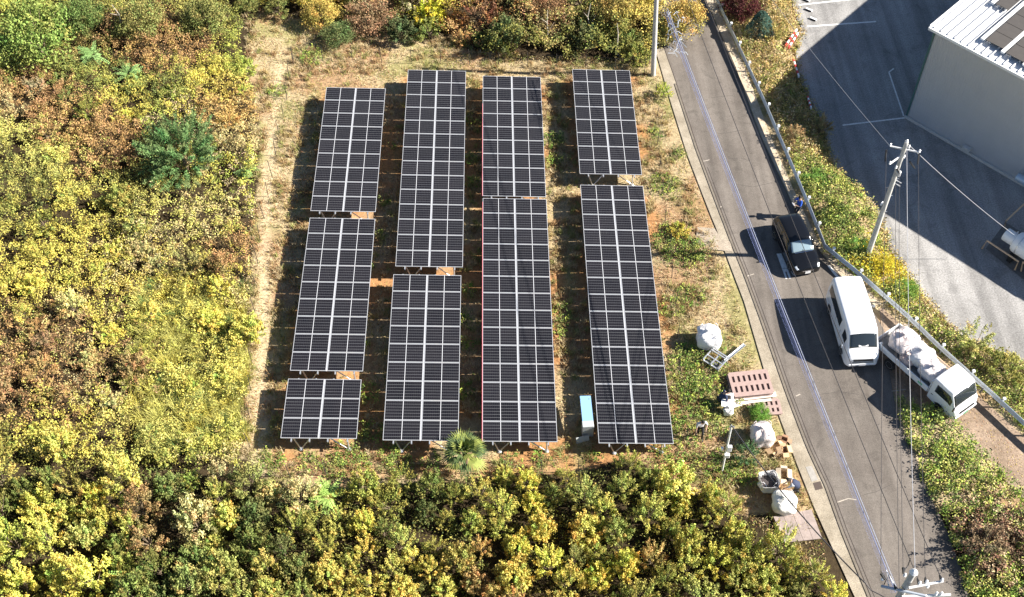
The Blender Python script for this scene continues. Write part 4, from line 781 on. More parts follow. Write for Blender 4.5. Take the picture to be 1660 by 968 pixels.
# meter pole and service cable
B5, T5 = topof((1170,765), (1186,690), None); e = thing('meter_pole', B5, 0, 'slim white steel pole with meter boxes near the pink bulk bag', 'pole'); t5 = Vector(T5-B5)
MB().tube([Vector((0,0,-.2)), t5], [.055,.045], 10).build('pole', mat('pole_white', (.70,.70,.68), .5), e, True)
MB().bbox(t5*.52 + Vector((.10,-.06,.1)), (.22,.16,.42), .02).build('meter_box', WHITE, e); MB().bbox(t5*.40 + Vector((.05,-.08,.0)), (.26,.16,.26), .02).build('switch_box', mat('box_cream', (.74,.72,.66), .5), e); MB().bbox(t5*.52 + Vector((-.22,0,.0)), (.12,.12,.2), .02).build('junction_box', WHITE, e)
MB().tube([t5*.97 + Vector((-.1,0,0)), t5*.97 + Vector((.15,0,.02))], .03, 6).build('bracket', GALV, e)
wire('thick black service cable sagging from the meter pole to the bottom pole', Vector(T5), at(1402,945,7.1), .45, .028, WIRE_D, 'service_cable')
e = thing('wooden_stay', gp(1138,708), 0, 'pair of short dark stakes standing in the weeds left of the meter pole', 'stakes'); MB().tube([(0,0,0),(.04,0,1.2)], .035, 6).build('stake', DARKST, e); MB().tube([(-.25,.2,0),(-.2,.2,1.1)], .03, 6).build('stake', DARKST, e)
b = MB(); b.tube([(0,0,-.1),(-.02,0,1.6)], .04, 6); o = b.build('stake', DARKST, loc=gp(1175,748)); tag(o, 'single dark post standing just left of the meter pole', 'post')

# ================================================================== VEHICLES
def cr(P, t):
    n = len(P)-1; i = int(min(max(math.floor(t), 0), n-1)); f = t - i; g_ = lambda k: P[min(max(k, 0), n)]
    a_, b_, c_, d_ = g_(i-1), g_(i), g_(i+1), g_(i+2); return (a_*(-f+2*f*f-f**3) + b_*(2-5*f*f+3*f**3) + c_*(f+4*f*f-3*f**3) + d_*(-f*f+f**3))*.5
class Loft:
    def __init__(s, st): s.st = [(x_, np.array(pr, float)) for x_, pr in st]; s.K = len(st[0][1])-1
    def pt(s, u, t):
        k = s.K - abs(t); sg = 1 if t >= 0 else -1; X_ = [np.array([x_, *cr(pr, k)]) for x_, pr in s.st]; p_ = cr(X_, u); return Vector((p_[0], p_[1]*sg, p_[2]))
    def nrm(s, u, t):
        d = .02; a_ = s.pt(min(u+d, len(s.st)-1), t) - s.pt(max(u-d, 0), t); b_ = s.pt(u, t+d) - s.pt(u, t-d); return b_.cross(a_).normalized() * -1
    def patch(s, us, ts, off=0.):
        V = []; F = []
        for u in us:
            for t in ts: p_ = s.pt(u, t); V.append(p_ + s.nrm(u, t)*off if off else p_)
        m = len(ts)
        for i in range(len(us)-1):
            for j in range(m-1): F.append((i*m+j, i*m+j+1, (i+1)*m+j+1, (i+1)*m+j))
        return V, F
    def body(s, name, m, parent, du=4, dt=4):
        us = np.linspace(0, len(s.st)-1, (len(s.st)-1)*du+1); ts = np.linspace(-s.K, s.K, 2*s.K*dt+1); V, F = s.patch(us, ts); mm = len(ts); n0 = len(V)
        b = MB(); b.add(V, F); b.add([V[j] for j in range(mm)], [tuple(range(mm))]); b.add([V[n0-mm+j] for j in range(mm)], [tuple(range(mm))]); return b.build(name, m, parent, True)
    def part(s, name, m, parent, u0, u1, t0, t1, off=.006, nu=8, nt=8):
        V, F = s.patch(np.linspace(u0, u1, nu), np.linspace(t0, t1, nt), off); b = MB().add(V, F); o = b.build(name, m, parent, True)
        so_ = o.modifiers.new('thick', 'SOLIDIFY'); so_.thickness = .012; so_.offset = -1; return o
me_tyre = {}
def wheel(e, x_, y_, r, wd=.2):
    k = (r, wd)
    if k not in me_tyre:
        me_tyre[k] = (MB().lathe([(r*.62,-wd/2),(r*.92,-wd/2),(r,-wd*.35),(r,wd*.35),(r*.92,wd/2),(r*.62,wd/2)], n=24, axis='y').mesh('tyre', RUBBER), MB().lathe([(.05,-wd*.42),(r*.62,-wd*.5),(r*.62,wd*.5),(r*.5,wd*.42),(.05,wd*.38)], n=16, axis='y').mesh('rim', GALV))
    w_ = bpy.data.objects.new('wheel', me_tyre[k][0]); link(w_, e); w_.location = (x_, y_, r); w_.name = 'wheel'; rm = shared('rim', me_tyre[k][1], w_, (0, math.copysign(.004, y_), 0), (0,0,0 if y_ > 0 else math.pi)); return w_
def arch(e, x_, y_, r):
    b = MB(); n = 16; pts_ = [(x_ + r*math.cos(math.pi*i/n), r*.75 + r*math.sin(math.pi*i/n)) for i in range(n+1)]; s = math.copysign(1, y_)
    vs = [(a_, y_, max(z_, .25)) for a_, z_ in pts_] + [(a_, y_ - s*.05, max(z_, .25)) for a_, z_ in pts_]; b.add(vs, [tuple(range(n+1)), tuple(range(n+1, 2*n+2))] + [(i, i+1, n+2+i, n+1+i) for i in range(n)]); b.build('wheel_arch', DPLAST, e)
def place(rear, front, z, L=None):
    a_, b_ = at(*rear, z), at(*front, z); c_ = (a_+b_)/2; ang = math.atan2(b_[1]-a_[1], b_[0]-a_[0]); return (c_[0], c_[1], ROAD_Z), ang, float(np.hypot(*(b_-a_)[:2]))
# white van
def prof(*p_): return list(p_)
van = Loft([(-2.43, prof((0,.42),(.70,.42),(.78,.6),(.78,1.05),(.72,1.7),(.58,1.88),(0,1.92))), (-2.36, prof((0,.30),(.80,.30),(.86,.55),(.86,1.05),(.80,1.75),(.66,1.98),(0,2.03))),
 (-1.2, prof((0,.28),(.82,.28),(.88,.55),(.88,1.05),(.82,1.78),(.68,2.02),(0,2.08))), (.2, prof((0,.28),(.82,.28),(.88,.55),(.88,1.05),(.82,1.78),(.68,2.02),(0,2.08))),
 (1.15, prof((0,.28),(.82,.28),(.88,.55),(.88,1.05),(.81,1.76),(.67,1.99),(0,2.05))), (1.45, prof((0,.28),(.82,.28),(.88,.55),(.88,1.04),(.80,1.62),(.66,1.86),(0,1.94))),
 (2.02, prof((0,.28),(.82,.28),(.88,.55),(.87,.98),(.80,1.16),(.68,1.24),(0,1.30))), (2.25, prof((0,.28),(.80,.28),(.86,.55),(.84,.90),(.76,1.04),(.62,1.10),(0,1.16))),
 (2.42, prof((0,.30),(.72,.30),(.78,.50),(.76,.78),(.68,.88),(.52,.92),(0,.96))), (2.47, prof((0,.36),(.62,.36),(.66,.5),(.64,.68),(.58,.76),(.45,.80),(0,.84)))])
loc, ang, Lp = place((1367,470), (1400,582), .9); print('van len', Lp, math.degrees(ang)); e = thing('parked_van', loc, ang, 'white high-sided van parked on the road behind the flatbed truck', 'van')
van.body('body', VANW, e)
van.part('windscreen', GLASS, e, 5.08, 5.92, -1.12, 1.12); van.part('rear_window', GLASS, e, .25, .6, 2.1, 2.1+.01) if False else None
for s in (-1, 1):
    van.part('side_window', GLASS, e, 1.2, 3.15, s*2.12, s*2.85, nu=16); van.part('side_window', GLASS, e, 3.75, 5.15, s*2.12, s*2.82, nu=12); van.part('headlight', LAMPG, e, 7.25, 7.9, s*2.35, s*3.1); 
    for x_ in (-1.45, 1.45): arch(e, x_, s*.885, .40); wheel(e, x_, s*.80, .33)
    MB().bbox((1.72, s*1.0, 1.18), (.09,.16,.24), .02).build('mirror', VANW, e)
    for x_ in (-.35, .62, 1.55): MB().box((x_, s*.884, .80), (.012,.008,.8)).build('door_gap', DPLAST, e)
    MB().bbox((.48, s*.893, .98), (.14,.02,.04), .006).build('door_handle', VANW, e)
MB().bbox((2.45,0,.80), (.10,1.05,.16), .02).build('grille', DPLAST, e); MB().bbox((2.44,0,.42), (.14,1.5,.2), .05).build('bumper', VANW, e); MB().box((2.52,0,.45), (.012,.33,.16)).build('number_plate', WHITE, e); MB().box((2.475,0,.62), (.03,1.1,.05)).build('lower_grille', DPLAST, e)
for k in range(2): MB().tube([(1.98-.02*k, .35-.7*k, 1.33),(1.72,.1-.62*k,1.60)], .012, 4).build('wiper', DPLAST, e)
MB().box((1.92,0,1.385), (.10,.5,.03), (0,R_(42),0)).build('dashboard_paper', WHITE, e)
e.scale = (.93, .98, .98)
# black car
car = Loft([(-2.08, prof((0,.40),(.62,.40),(.70,.55),(.70,.80),(.62,.95),(.5,1.0),(0,1.02))), (-2.0, prof((0,.26),(.74,.26),(.84,.50),(.84,.90),(.70,1.12),(.58,1.20),(0,1.24))),
 (-1.62, prof((0,.22),(.78,.22),(.87,.48),(.87,.92),(.70,1.36),(.58,1.48),(0,1.52))), (-.7, prof((0,.22),(.78,.22),(.87,.48),(.87,.92),(.71,1.40),(.60,1.54),(0,1.58))), (.1, prof((0,.22),(.78,.22),(.87,.48),(.87,.92),(.70,1.37),(.58,1.50),(0,1.55))),
 (.35, prof((0,.22),(.78,.22),(.87,.48),(.87,.92),(.71,1.28),(.58,1.40),(0,1.46))), (1.0, prof((0,.22),(.78,.22),(.87,.48),(.87,.86),(.76,.95),(.62,1.0),(0,1.05))),
 (1.6, prof((0,.22),(.78,.22),(.87,.46),(.85,.76),(.74,.86),(.60,.90),(0,.95))), (2.0, prof((0,.24),(.68,.24),(.78,.42),(.74,.62),(.62,.72),(.48,.76),(0,.80))), (2.12, prof((0,.30),(.52,.30),(.58,.42),(.55,.54),(.46,.60),(.36,.63),(0,.66)))])
loc, ang, Lp = place((1275,361), (1308,430), .7); e = thing('parked_car', loc, ang, 'glossy black compact car parked beside the guard rail next to the white road marking', 'car')
car.body('body', BLACKP, e); car.part('windscreen', mat('windscreen_sky_reflection', (.20,.27,.31), .08, spec=1.), e, 5.08, 5.92, -1.15, 1.15); car.part('rear_window', GLASS, e, 1.25, 1.85, -1.1, 1.1)  # pale blue-grey base colour paints the sky's reflection into the windscreen
for s in (-1, 1):
    car.part('side_window', GLASS, e, 2.2, 3.1, s*2.12, s*2.85); car.part('side_window', GLASS, e, 3.2, 5.2, s*2.12, s*2.82); car.part('headlight', LAMPG, e, 7.45, 8.2, s*1.75, s*2.6)
    for x_ in (-1.28, 1.32): arch(e, x_, s*.872, .38); wheel(e, x_, s*.80, .32)
    MB().bbox((.72, s*.96, .98), (.10,.16,.12), .02).build('mirror', BLACKP, e)
MB().bbox((2.10,0,.55), (.05,.7,.10), .015).build('grille', CHROME, e); MB().box((2.145,0,.42), (.012,.33,.165)).build('number_plate', WHITE, e); MB().box((1.04,0,1.075), (.05,1.1,.015)).build('windscreen_cowl', CHROME, e)
e.scale = (.89, .93, .93)
# flatbed truck
loc, ang, Lp = place((1450,556), (1556,650), .9); print('truck len', Lp, math.degrees(ang)); e = thing('flatbed_truck', (loc[0], loc[1], .04), ang, 'white flatbed truck loaded with bulk bags on the dirt lane', 'truck')
cabL = Loft([(.92, prof((0,.55),(.72,.55),(.82,.65),(.82,1.15),(.78,1.78),(.66,1.94),(0,1.98))), (1.0, prof((0,.5),(.78,.5),(.86,.62),(.86,1.18),(.81,1.84),(.68,2.0),(0,2.04))), (1.9, prof((0,.42),(.80,.42),(.86,.6),(.86,1.16),(.80,1.82),(.68,1.98),(0,2.03))),
 (2.1, prof((0,.42),(.80,.42),(.86,.6),(.86,1.14),(.80,1.68),(.68,1.86),(0,1.92))), (2.45, prof((0,.40),(.80,.40),(.86,.6),(.86,1.02),(.80,1.12),(.70,1.18),(0,1.22))), (2.58, prof((0,.38),(.76,.38),(.82,.52),(.80,.82),(.74,.92),(.62,.96),(0,1.0))), (2.64, prof((0,.42),(.66,.42),(.70,.5),(.68,.70),(.62,.78),(.5,.80),(0,.84)))])
cb = cabL.body('cab', VANW, e); cabL.part('windscreen', GLASS, e, 3.08, 3.92, -1.2, 1.2)
for s in (-1, 1):
    cabL.part('side_window', GLASS, e, 1.25, 3.3, s*2.12, s*2.88, nu=12); MB().bbox((2.5, s*1.0, 1.35), (.06,.14,.3), .02).build('mirror', DPLAST, e); MB().bbox((2.60, s*.62, .68), (.06,.26,.16), .02).build('headlight', LAMPG, e)
    wheel(e, 1.72, s*.78, .34); arch(e, 1.72, s*.868, .42); wheel(e, -1.55, s*.78, .34); MB().bbox((1.12, s*.871, .95), (.12,.02,.04), .006).build('door_handle', DPLAST, e)
MB().bbox((2.63,0,.50), (.12,1.6,.16), .03).build('bumper', VANW, e); MB().box((2.70,0,.5), (.012,.33,.16)).build('number_plate', mat('green_plate', (.08,.3,.15), .5), e); MB().box((2.66,0,.80), (.05,1.0,.14)).build('grille', DPLAST, e)
BX0, BX1 = -2.75, .82; MB().box(((BX0+BX1)/2,0,.83), (BX1-BX0,1.76,.07)).build('bed_floor', mat('bed_grey', (.30,.30,.29), .7, noise=.3, nscale=5), e)
for s in (-.36,.36): MB().box((-.4,s,.66), (4.6,.09,.22)).build('chassis_rail', DPLAST, e)
MB().box(((BX0+BX1)/2,-.885,1.02), (BX1-BX0,.045,.36)).build('side_board', VANW, e); MB().box(((BX0+BX1)/2,.885,1.02), (BX1-BX0,.045,.36)).build('side_board', VANW, e); MB().box((BX0-.02,0,1.02), (.045,1.72,.36)).build('tail_board', VANW, e)
b = MB()
for y_ in (-.85,.85,-.28,.28): b.tube([(BX1+.04,y_,.85),(BX1+.04,y_,1.75)], .022, 6)
b.tube([(BX1+.04,-.87,1.75),(BX1+.04,.87,1.75)], .028, 6); b.tube([(BX1+.04,-.87,1.35),(BX1+.04,.87,1.35)], .018, 6); b.build('head_frame', WHITE, e)
for y_, z_ in ((-.0,0),): pass
b = MB(); b.tube([(BX0+.2,.80,1.27),(BX1-.1,.80,1.30)], .03, 6); b.tube([(BX0+.9,.68,1.24),(BX1-.1,.68,1.26)], .03, 6); b.build('bed_pipe', mat('wood_pipe', (.62,.45,.30), .7), e)
MB().box((.35,-.911,1.02), (.28,.008,.12)).build('side_sticker', mat('sticker_green', (.12,.50,.28), .5), e); MB().bbox((-.3,-.62,.62), (.6,.28,.26), .02).build('tool_box', DPLAST, e)
TRK = e
# ================================================================== BULK BAGS
def bag(loc, r, h, col, label, seed, group='bulk bags', rz=0., flat_=0., opened=False):
    e = thing('bulk_bag', loc, rz, label, 'bulk bag', group); rg = random.Random(seed); n, k = 36, 18; vs = []; fs = []
    m = mat('bag_fabric_%s' % '_'.join('%02d' % int(c*99) for c in col), col, .75, noise=.16, nscale=3.5, bump=1.)
    for i in range(k+1):
        t = i/k; z = h*t; pr = (1 - abs(2*t-1)**3.2)**.42 if not opened else (1 - max(0, 1-2*t)**3.2)**.42
        if t in (0, 1) and not opened: pr = .02
        if opened and t == 0: pr = .02
        for j in range(n):
            a_ = 2*math.pi*j/n; sq = (abs(math.cos(a_))**3.4 + abs(math.sin(a_))**3.4)**(-1/3.4); nz = .26*(float(vn(np.array(math.cos(a_)*2.2+seed), np.array(math.sin(a_)*2.2+t*3.2), seed))-.5) + .12*(float(vn(np.array(a_*5.), np.array(t*3.+seed), seed+3))-.5)
            rr = r*(sq*.9)*pr*(1+nz); vs.append((rr*math.cos(a_), rr*math.sin(a_), z + (.09*math.sin(a_*3+seed)*t*h*.5 if t > .5 else 0)))
    for i in range(k):
        for j in range(n): q = (j+1) % n; fs.append((i*n+j, i*n+q, (i+1)*n+q, (i+1)*n+j))
    if not opened: fs.append(tuple(range(k*n, k*n+n)))
    b = MB().add(vs, fs); o = b.build('bag_body', m, e, True)
    if opened: so_ = o.modifiers.new('thick', 'SOLIDIFY'); so_.thickness = .01; MB().lathe([(.05,0),(r*.8,0),(r*.8,.05),(.05,.1)], n=20).build('bag_contents', mat('bag_dark', (.06,.05,.05), .9), e, loc=(0,0,h*.45))
    else:
        b = MB().lathe([(r*.30,-.03),(r*.12,.05),(r*.08,.10),(r*.2,.19),(r*.26,.22)], n=12); b.build('tied_spout', m, e, loc=(rg.uniform(-.06,.06), rg.uniform(-.06,.06), h*.99))
    for a_ in (.8, 2.4, 3.9, 5.5): c_ = Vector((math.cos(a_), math.sin(a_), 0))*r*.72; s_ = Vector((-math.sin(a_), math.cos(a_), 0))*.13; b = MB().tube([c_ - s_ + Vector((0,0,h*.88)), c_*1.05 - s_*.6 + Vector((0,0,h*1.06)), c_*1.1 + s_*.5 + Vector((0,0,h*1.05)), c_ + s_ + Vector((0,0,h*.88))], .018, 5); b.build('lifting_strap', m, e)
    return e
def gbag(px, py, r, h, *a_, **k_): q = at(px, py, h*.5); bag((q[0], q[1], float(gz(q[0], q[1]))), r, h, *a_, **k_)
BW, BP = (.80,.78,.77), (.72,.63,.60)
gbag(1149,547,.70,1.15,BW,'white bulk bag standing above the metal rack, right of the longest solar table',3); gbag(1235,705,.66,1.15,BP,'pinkish bulk bag standing beside the grey-green bush and the cardboard',5)
gbag(1271,815,.62,.95,(.74,.72,.68),'cream bulk bag on the ground beside the man in the navy vest',8); gbag(1245,783,.50,.80,BW,'white open-topped bulk bag left of the man in the navy vest',11,opened=True); 
for x_, y_, r_, h_, c_, lab, sd2 in [(-1.80,.10,.80,1.0,BP,'pinkish bulk bag at the rear end of the truck bed',21), (-.72,.14,.70,.9,BW,'white bulk bag in the middle of the truck bed',24), (.26,-.05,.66,.8,(.76,.70,.68),'white sagging bulk bag behind the truck cab',27)]:
    p_ = Matrix.Rotation(ang, 3, 'Z') @ Vector((x_, y_, 0)); bag((TRK.location.x+p_.x, TRK.location.y+p_.y, TRK.location.z+.87), r_, h_, c_, lab, sd2, 'bulk bags on the truck', ang)
p_ = Matrix.Rotation(ang, 3, 'Z') @ Vector((-.95, -.42, 0)); bag((TRK.location.x+p_.x, TRK.location.y+p_.y, TRK.location.z+.87), .40, .55, (.60,.47,.42), 'small brownish bulk bag squeezed against the left side board of the truck', 31, 'bulk bags on the truck', ang)
# ================================================================== STACKED GOODS AT THE ROADSIDE
PINK = mat('pink_resin', (.36,.255,.225), .7, noise=.18, nscale=7)
def pallet(cx, cy, z, ang_, Lx, Ly, label, nx_=7, ny_=2):
    e = thing('slotted_pallet', (cx, cy, z), ang_, label, 'pallet', 'pinkish slotted pallets'); H = .13; cw = Lx/nx_; ch = Ly/ny_
    me_r = MB().box((0,0,0), (.05+cw*.35, Ly, .05)).mesh('slat', PINK); me_s = MB().box((0,0,0), (Lx, ch*.38, .045)).mesh('deck_board', PINK)
    for i in range(nx_+1): shared('slat', me_r, e, (-Lx/2 + i*cw*.985 + .02, 0, H-.025))
    for j in range(ny_+1): shared('deck_board', me_s, e, (0, -Ly/2 + j*ch*.92 + .06, H-.028+.006))
    MB().box((0,0,.035), (Lx, Ly, .06)).build('base', mat('pink_dark', (.20,.13,.11), .8), e)
c_ = at(1216,624,.45); a0 = at(1185,612,.45); a1 = at(1243,606,.45); pa = math.atan2(a1[1]-a0[1], a1[0]-a0[0])
for k in range(3): pallet(c_[0]+.02*k, c_[1]+.1, float(gz(c_[0], c_[1]))+.06+.14*k, pa, 1.95, 1.35, ['bottom pallet of the pinkish stack beside the road','middle pallet of the pinkish stack beside the road','top pallet of the pinkish slotted stack beside the road'][k])
c_ = at(1240,660,.2); pallet(c_[0], c_[1], .05, pa-.05, 1.5, .85, 'pinkish slotted pallet lying behind the bright green bush', 6, 2)
BOARD = mat('pale_timber', (.66,.58,.50), .7, noise=.25, nscale=4)
for i, (a_, b_, lab) in enumerate([((1189,647),(1258,639),'pale plank leaning along the front of the pallet stack'), ((1184,655),(1250,648),'lower pale plank lying in front of the pallet stack'), ((1186,660),(1214,652),'short pale plank lying at the left end of the pallet stack')]):
    p_, q_ = at(*a_, .25), at(*b_, .25); o = MB().box((0,0,0), (float(np.hypot(*(q_-p_)[:2])), .26 if i == 0 else .14, .05), (R_(18), 0, 0)).build('plank', BOARD); o.location = (p_+q_)/2; o.rotation_euler = (0,0,math.atan2(q_[1]-p_[1], q_[0]-p_[0])); tag(o, lab, 'plank')
# metal rack and beam
c_ = at(1159.5,585.5,.25); e = thing('metal_rack', (c_[0], c_[1], .08), R_(-42), 'tilted galvanised rack frame lying below the white bulk bag', 'rack'); me_b = MB().box((0,0,0), (1,.06,.06)).mesh('bar', GALV)
for y_ in (-.42,-.05,.30,.42): shared('bar', me_b, e, (0, y_, .36+.2*y_), (0,0,0), (.98,1,1))
for x_ in (-.48,0,.48): shared('bar', me_b, e, (x_, 0, .37), (R_(11) if False else 0,0,math.pi/2), (.86,1,1))
for x_ in (-.46,.46):
    for y_ in (-.40,.40): MB().box((x_,y_,.17), (.05,.05,.36)).build('leg', GALV, e)
MB().box((0,-.2,.14), (.8,.3,.06)).build('shelf', mat('rack_dark', (.12,.12,.12), .7), e)
p_, q_ = at(1172,587,.35), at(1207,560,.2); L_ = float(np.linalg.norm(q_-p_)); e = thing('steel_channel', (p_+q_)/2, math.atan2(q_[1]-p_[1], q_[0]-p_[0]), 'long galvanised steel channel lying against the metal rack', 'steel beam'); MB().box((0,0,0), (L_,.16,.012)).build('web', GALV, e)
for s in (-.076,.076): MB().box((0,s,.035), (L_,.012,.07)).build('flange', GALV, e)
# slab of boards
Q = [at(1253.5,838,.2), at(1315.5,826,.2), at(1333,873,.2), at(1272,880,.2)]; c_ = sum(Q)/4; e = thing('board_platform', (c_[0], c_[1], .02), 0, 'low platform of weathered pinkish boards beside the road below the cream bulk bag', 'platform')
BRD = mat('weathered_board', (.31,.25,.225), .85, noise=.3, nscale=3, bump=.3); Qv = [Vector(q_) - Vector((c_[0], c_[1], 0)) for q_ in Q]
for k in range(4):
    f0, f1 = k/4+.004, (k+1)/4-.004; a_, b_, d_, g_ = Qv[0].lerp(Qv[1], f0), Qv[0].lerp(Qv[1], f1), Qv[3].lerp(Qv[2], f1), Qv[3].lerp(Qv[2], f0); z1 = .2+.01*random.random(); MB().prism([(g_.x,g_.y),(d_.x,d_.y),(b_.x,b_.y),(a_.x,a_.y)], .14, z1).build('board', BRD, e)
MB().prism([(v.x, v.y) for v in (Qv[3].lerp(Qv[0],.03), Qv[2].lerp(Qv[1],.03), Qv[1], Qv[0])], -.05, .138).build('frame', mat('brown_timber', (.30,.17,.08), .85, noise=.3), e)
# cardboard
CARD = mat('cardboard', (.55,.38,.22), .85, noise=.1)
def carton(px, py, sx, sy, h, rz, label, m=CARD):
    q = at(px, py, h/2); e = thing('cardboard_box', (q[0], q[1], float(gz(q[0], q[1]))+.01), rz, label, 'box'); t = .012
    for (c_, d_) in (((0,0,.01),(sx,sy,.02)), ((-sx/2,0,h/2),(t,sy,h)), ((sx/2,0,h/2),(t,sy,h)), ((0,-sy/2,h/2),(sx-.03,t,h)), ((0,sy/2,h/2),(sx-.03,t,h))): MB().box(c_, d_).build('side' if d_[2] > .02 else 'bottom', m, e)
    for s in (-1, 1): MB().box((s*(sx/2+.11),0,h+.02), (.24,sy,t), (0,R_(20*s),0)).build('flap', m, e); MB().box((0,s*(sy/2+.10),h+.0), (sx,.22,t), (R_(-28*s),0,0)).build('flap', m, e)
carton(1256,727,.55,.5,.18,.35,'opened cardboard box lying below the pink bulk bag'); carton(1271,732,.3,.4,.3,.1,'small cardboard box right of the opened box'); carton(1271,714,.3,.22,.15,-.4,'brown carton scraps at the top of the cardboard pile', mat('brown_card', (.30,.17,.10), .85)); carton(1270,772,.32,.6,.35,-.15,'tall pale cardboard box in front of the man in the navy vest', mat('pale_card', (.62,.50,.36), .85))
q = at(1181,665,.3); bag((q[0], q[1], .02), .28, .5, BW, 'small white sack below the white table top beside the man in navy', 41, 'sacks')
q = at(1179,650,.55); e = thing('white_board_table', (q[0], q[1], .03), -.12, 'white table top in front of the man in the dark navy jacket', 'table'); MB().bbox((0,0,.62), (.62,.85,.05), .01).build('table_top', WHITE, e); MB().bbox((-.02,.12,.68), (.36,.22,.06), .01).build('equipment', DPLAST, e)
for x_ in (-.27,.27):
    for y_ in (-.38,.38): MB().tube([(x_,y_,0),(x_,y_,.6)], .015, 5).build('leg', GALV, e)

# ================================================================== PEOPLE
def ik(a_, b_, l1, l2, pole):
    a_, b_, pole = Vector(a_), Vector(b_), Vector(pole); d = b_ - a_; L = min(d.length, (l1+l2)*.995); d = d.normalized(); b_ = a_ + d*L; c_ = (l1*l1 + L*L - l2*l2)/(2*l1*L); s = math.sqrt(max(0, 1-c_*c_)); pn = (pole - d*pole.dot(d)).normalized(); return a_ + d*l1*c_ + pn*l1*s, b_
def person(loc, rz, label, top, trous, hair, lean=5, hip=.92, feet=((.05,.11),(-.05,-.11)), hands=((.32,.22,1.0),(.32,-.22,1.0)), vest=None, headpitch=15, cap=None):
    e = thing('person', loc, rz, label, 'person'); ln = R_(lean); fw = Vector((math.sin(ln), 0, math.cos(ln))); P = Vector((0,0,hip)); W_ = P + fw*.14; Ch = P + fw*.38; Nk = P + fw*.54; hp_ = R_(lean+headpitch); hf = Vector((math.sin(hp_),0,math.cos(hp_))); Hd0 = Nk + hf*.08; Hd = Nk + hf*.19; 
    V = [P, W_, Ch, Nk, Hd0]; E = [(0,1),(1,2),(2,3),(3,4)]; Rr = [(.15,.12),(.14,.11),(.17,.12),(.065,.065),(.055,.055)]; seg = ['t','s','s','k','k']; hk = []
    for s, (fx_, fy_), hd in ((1, feet[0], hands[0]), (-1, feet[1], hands[1])):
        hj = P + Vector((0, s*.10, -.04)); an = Vector((fx_, fy_, .09)); kn, an = ik(hj, an, .43, .42, (1, 0, .1)); i0 = len(V); V += [hj, kn, an, an + Vector((.07,0,-.045)), an + Vector((.17,0,-.055))]; E += [(0,i0),(i0,i0+1),(i0+1,i0+2),(i0+2,i0+3),(i0+3,i0+4)]; Rr += [(.095,.095),(.062,.062),(.045,.045),(.045,.038),(.04,.03)]; seg += ['t','t','b','b','b']
        sh_ = P + fw*.47 + Vector((0, s*.185, 0)); el, wr = ik(sh_, hd, .28, .25, (-.5, s*.8, -.6)); i0 = len(V); hd_ = (wr-el).normalized(); V += [sh_, el, wr, wr + hd_*.045]; E += [(2,i0),(i0,i0+1),(i0+1,i0+2),(i0+2,i0+3)]; Rr += [(.07,.07),(.045,.045),(.028,.028),(.034,.02)]; seg += ['s','s','k','k']; hk.append((wr + hd_*.05, hd_, s))
    me = bpy.data.meshes.new('b'); me.from_pydata([tuple(v) for v in V], E, []); ob = bpy.data.objects.new('b', me); COL.objects.link(ob); sk = ob.modifiers.new('s', 'SKIN'); ss = ob.modifiers.new('u', 'SUBSURF'); ss.levels = 2; ss.render_levels = 2
    for i, v in enumerate(me.skin_vertices[0].data): v.radius = Rr[i]; v.use_root = (i == 0)
    dg = bpy.context.evaluated_depsgraph_get(); m2 = bpy.data.meshes.new_from_object(ob.evaluated_get(dg)); bpy.data.objects.remove(ob)
    b = MB(); co = [Vector(v.co) for v in m2.vertices]; ml = {'s': 0, 't': 1, 'k': 2, 'b': 3}
    for p_ in m2.polygons:
        c_ = p_.center; best = min(range(len(E)), key=lambda k: seg_d(c_, V[E[k][0]], V[E[k][1]])); a_, d_ = E[best]; w_ = seg[d_] if d_ > 4 or best > 0 else 't'; 
        b.f.append(tuple(p_.vertices)); b.m.append(ml[w_])
    b.v = [tuple(v) for v in co]
    # head, ears, nose, hands are grown onto the same surface mesh
    Mh = Matrix.Translation(Hd) @ Matrix.Rotation(hp_, 4, 'Y'); b.M = Mh
    b.lathe([(.02,-.115),(.055,-.095),(.072,-.04),(.080,.02),(.074,.07),(.045,.108),(.01,.118)], n=16, mi=2); b.box((.085,0,-.01), (.03,.022,.04), mi=2)
    for s in (-1, 1): b.box((0, s*.082, 0), (.035,.015,.055), mi=2)
    b.M = Matrix()
    for w_, d_, s in hk:
        sd3 = d_.cross(Vector((0,0,1))).normalized()
        for j in range(4):
            o_ = sd3*(j-1.5)*.019; ll = [.07,.08,.075,.06][j]; b.tube([w_ + o_, w_ + o_*1.1 + d_*ll*.6, w_ + o_*1.1 + d_*ll*.95 + Vector((0,0,-.03))], [.009,.008,.006], 5, mi=2)
        b.tube([w_ - d_*.03 - sd3*.025*s, w_ - sd3*.055*s + d_*.02, w_ - sd3*.055*s + d_*.05], [.011,.009,.007], 5, mi=2)
    mats = [mat('cloth_'+top[0], top[1], .85), mat('cloth_'+trous[0], trous[1], .85), mat('skin', (.50,.32,.23), .6), mat('shoe_'+('w' if trous[0] == 'x' else 'd'), (.03,.03,.03), .6)]
    b.build('body', mats, e, True)
    h = MB(); h.M = Mh; h.lathe([(.088,-.03),(.090,.03),(.084,.075),(.055,.118),(.01,.132)], n=16); h.box((-.05,0,-.04), (.06,.13,.09)); h.build('hair' if not cap else 'cap', mat('hair' if not cap else 'cap_cloth', hair, .8), e, True)
    f = MB(); f.M = Mh; 
    for s in (-1, 1): f.box((.074, s*.028, .015), (.012,.018,.010))
    f.box((.072, 0, -.06), (.012,.04,.008)); f.build('face_features', mat('eye_dark', (.03,.02,.02), .5), e)
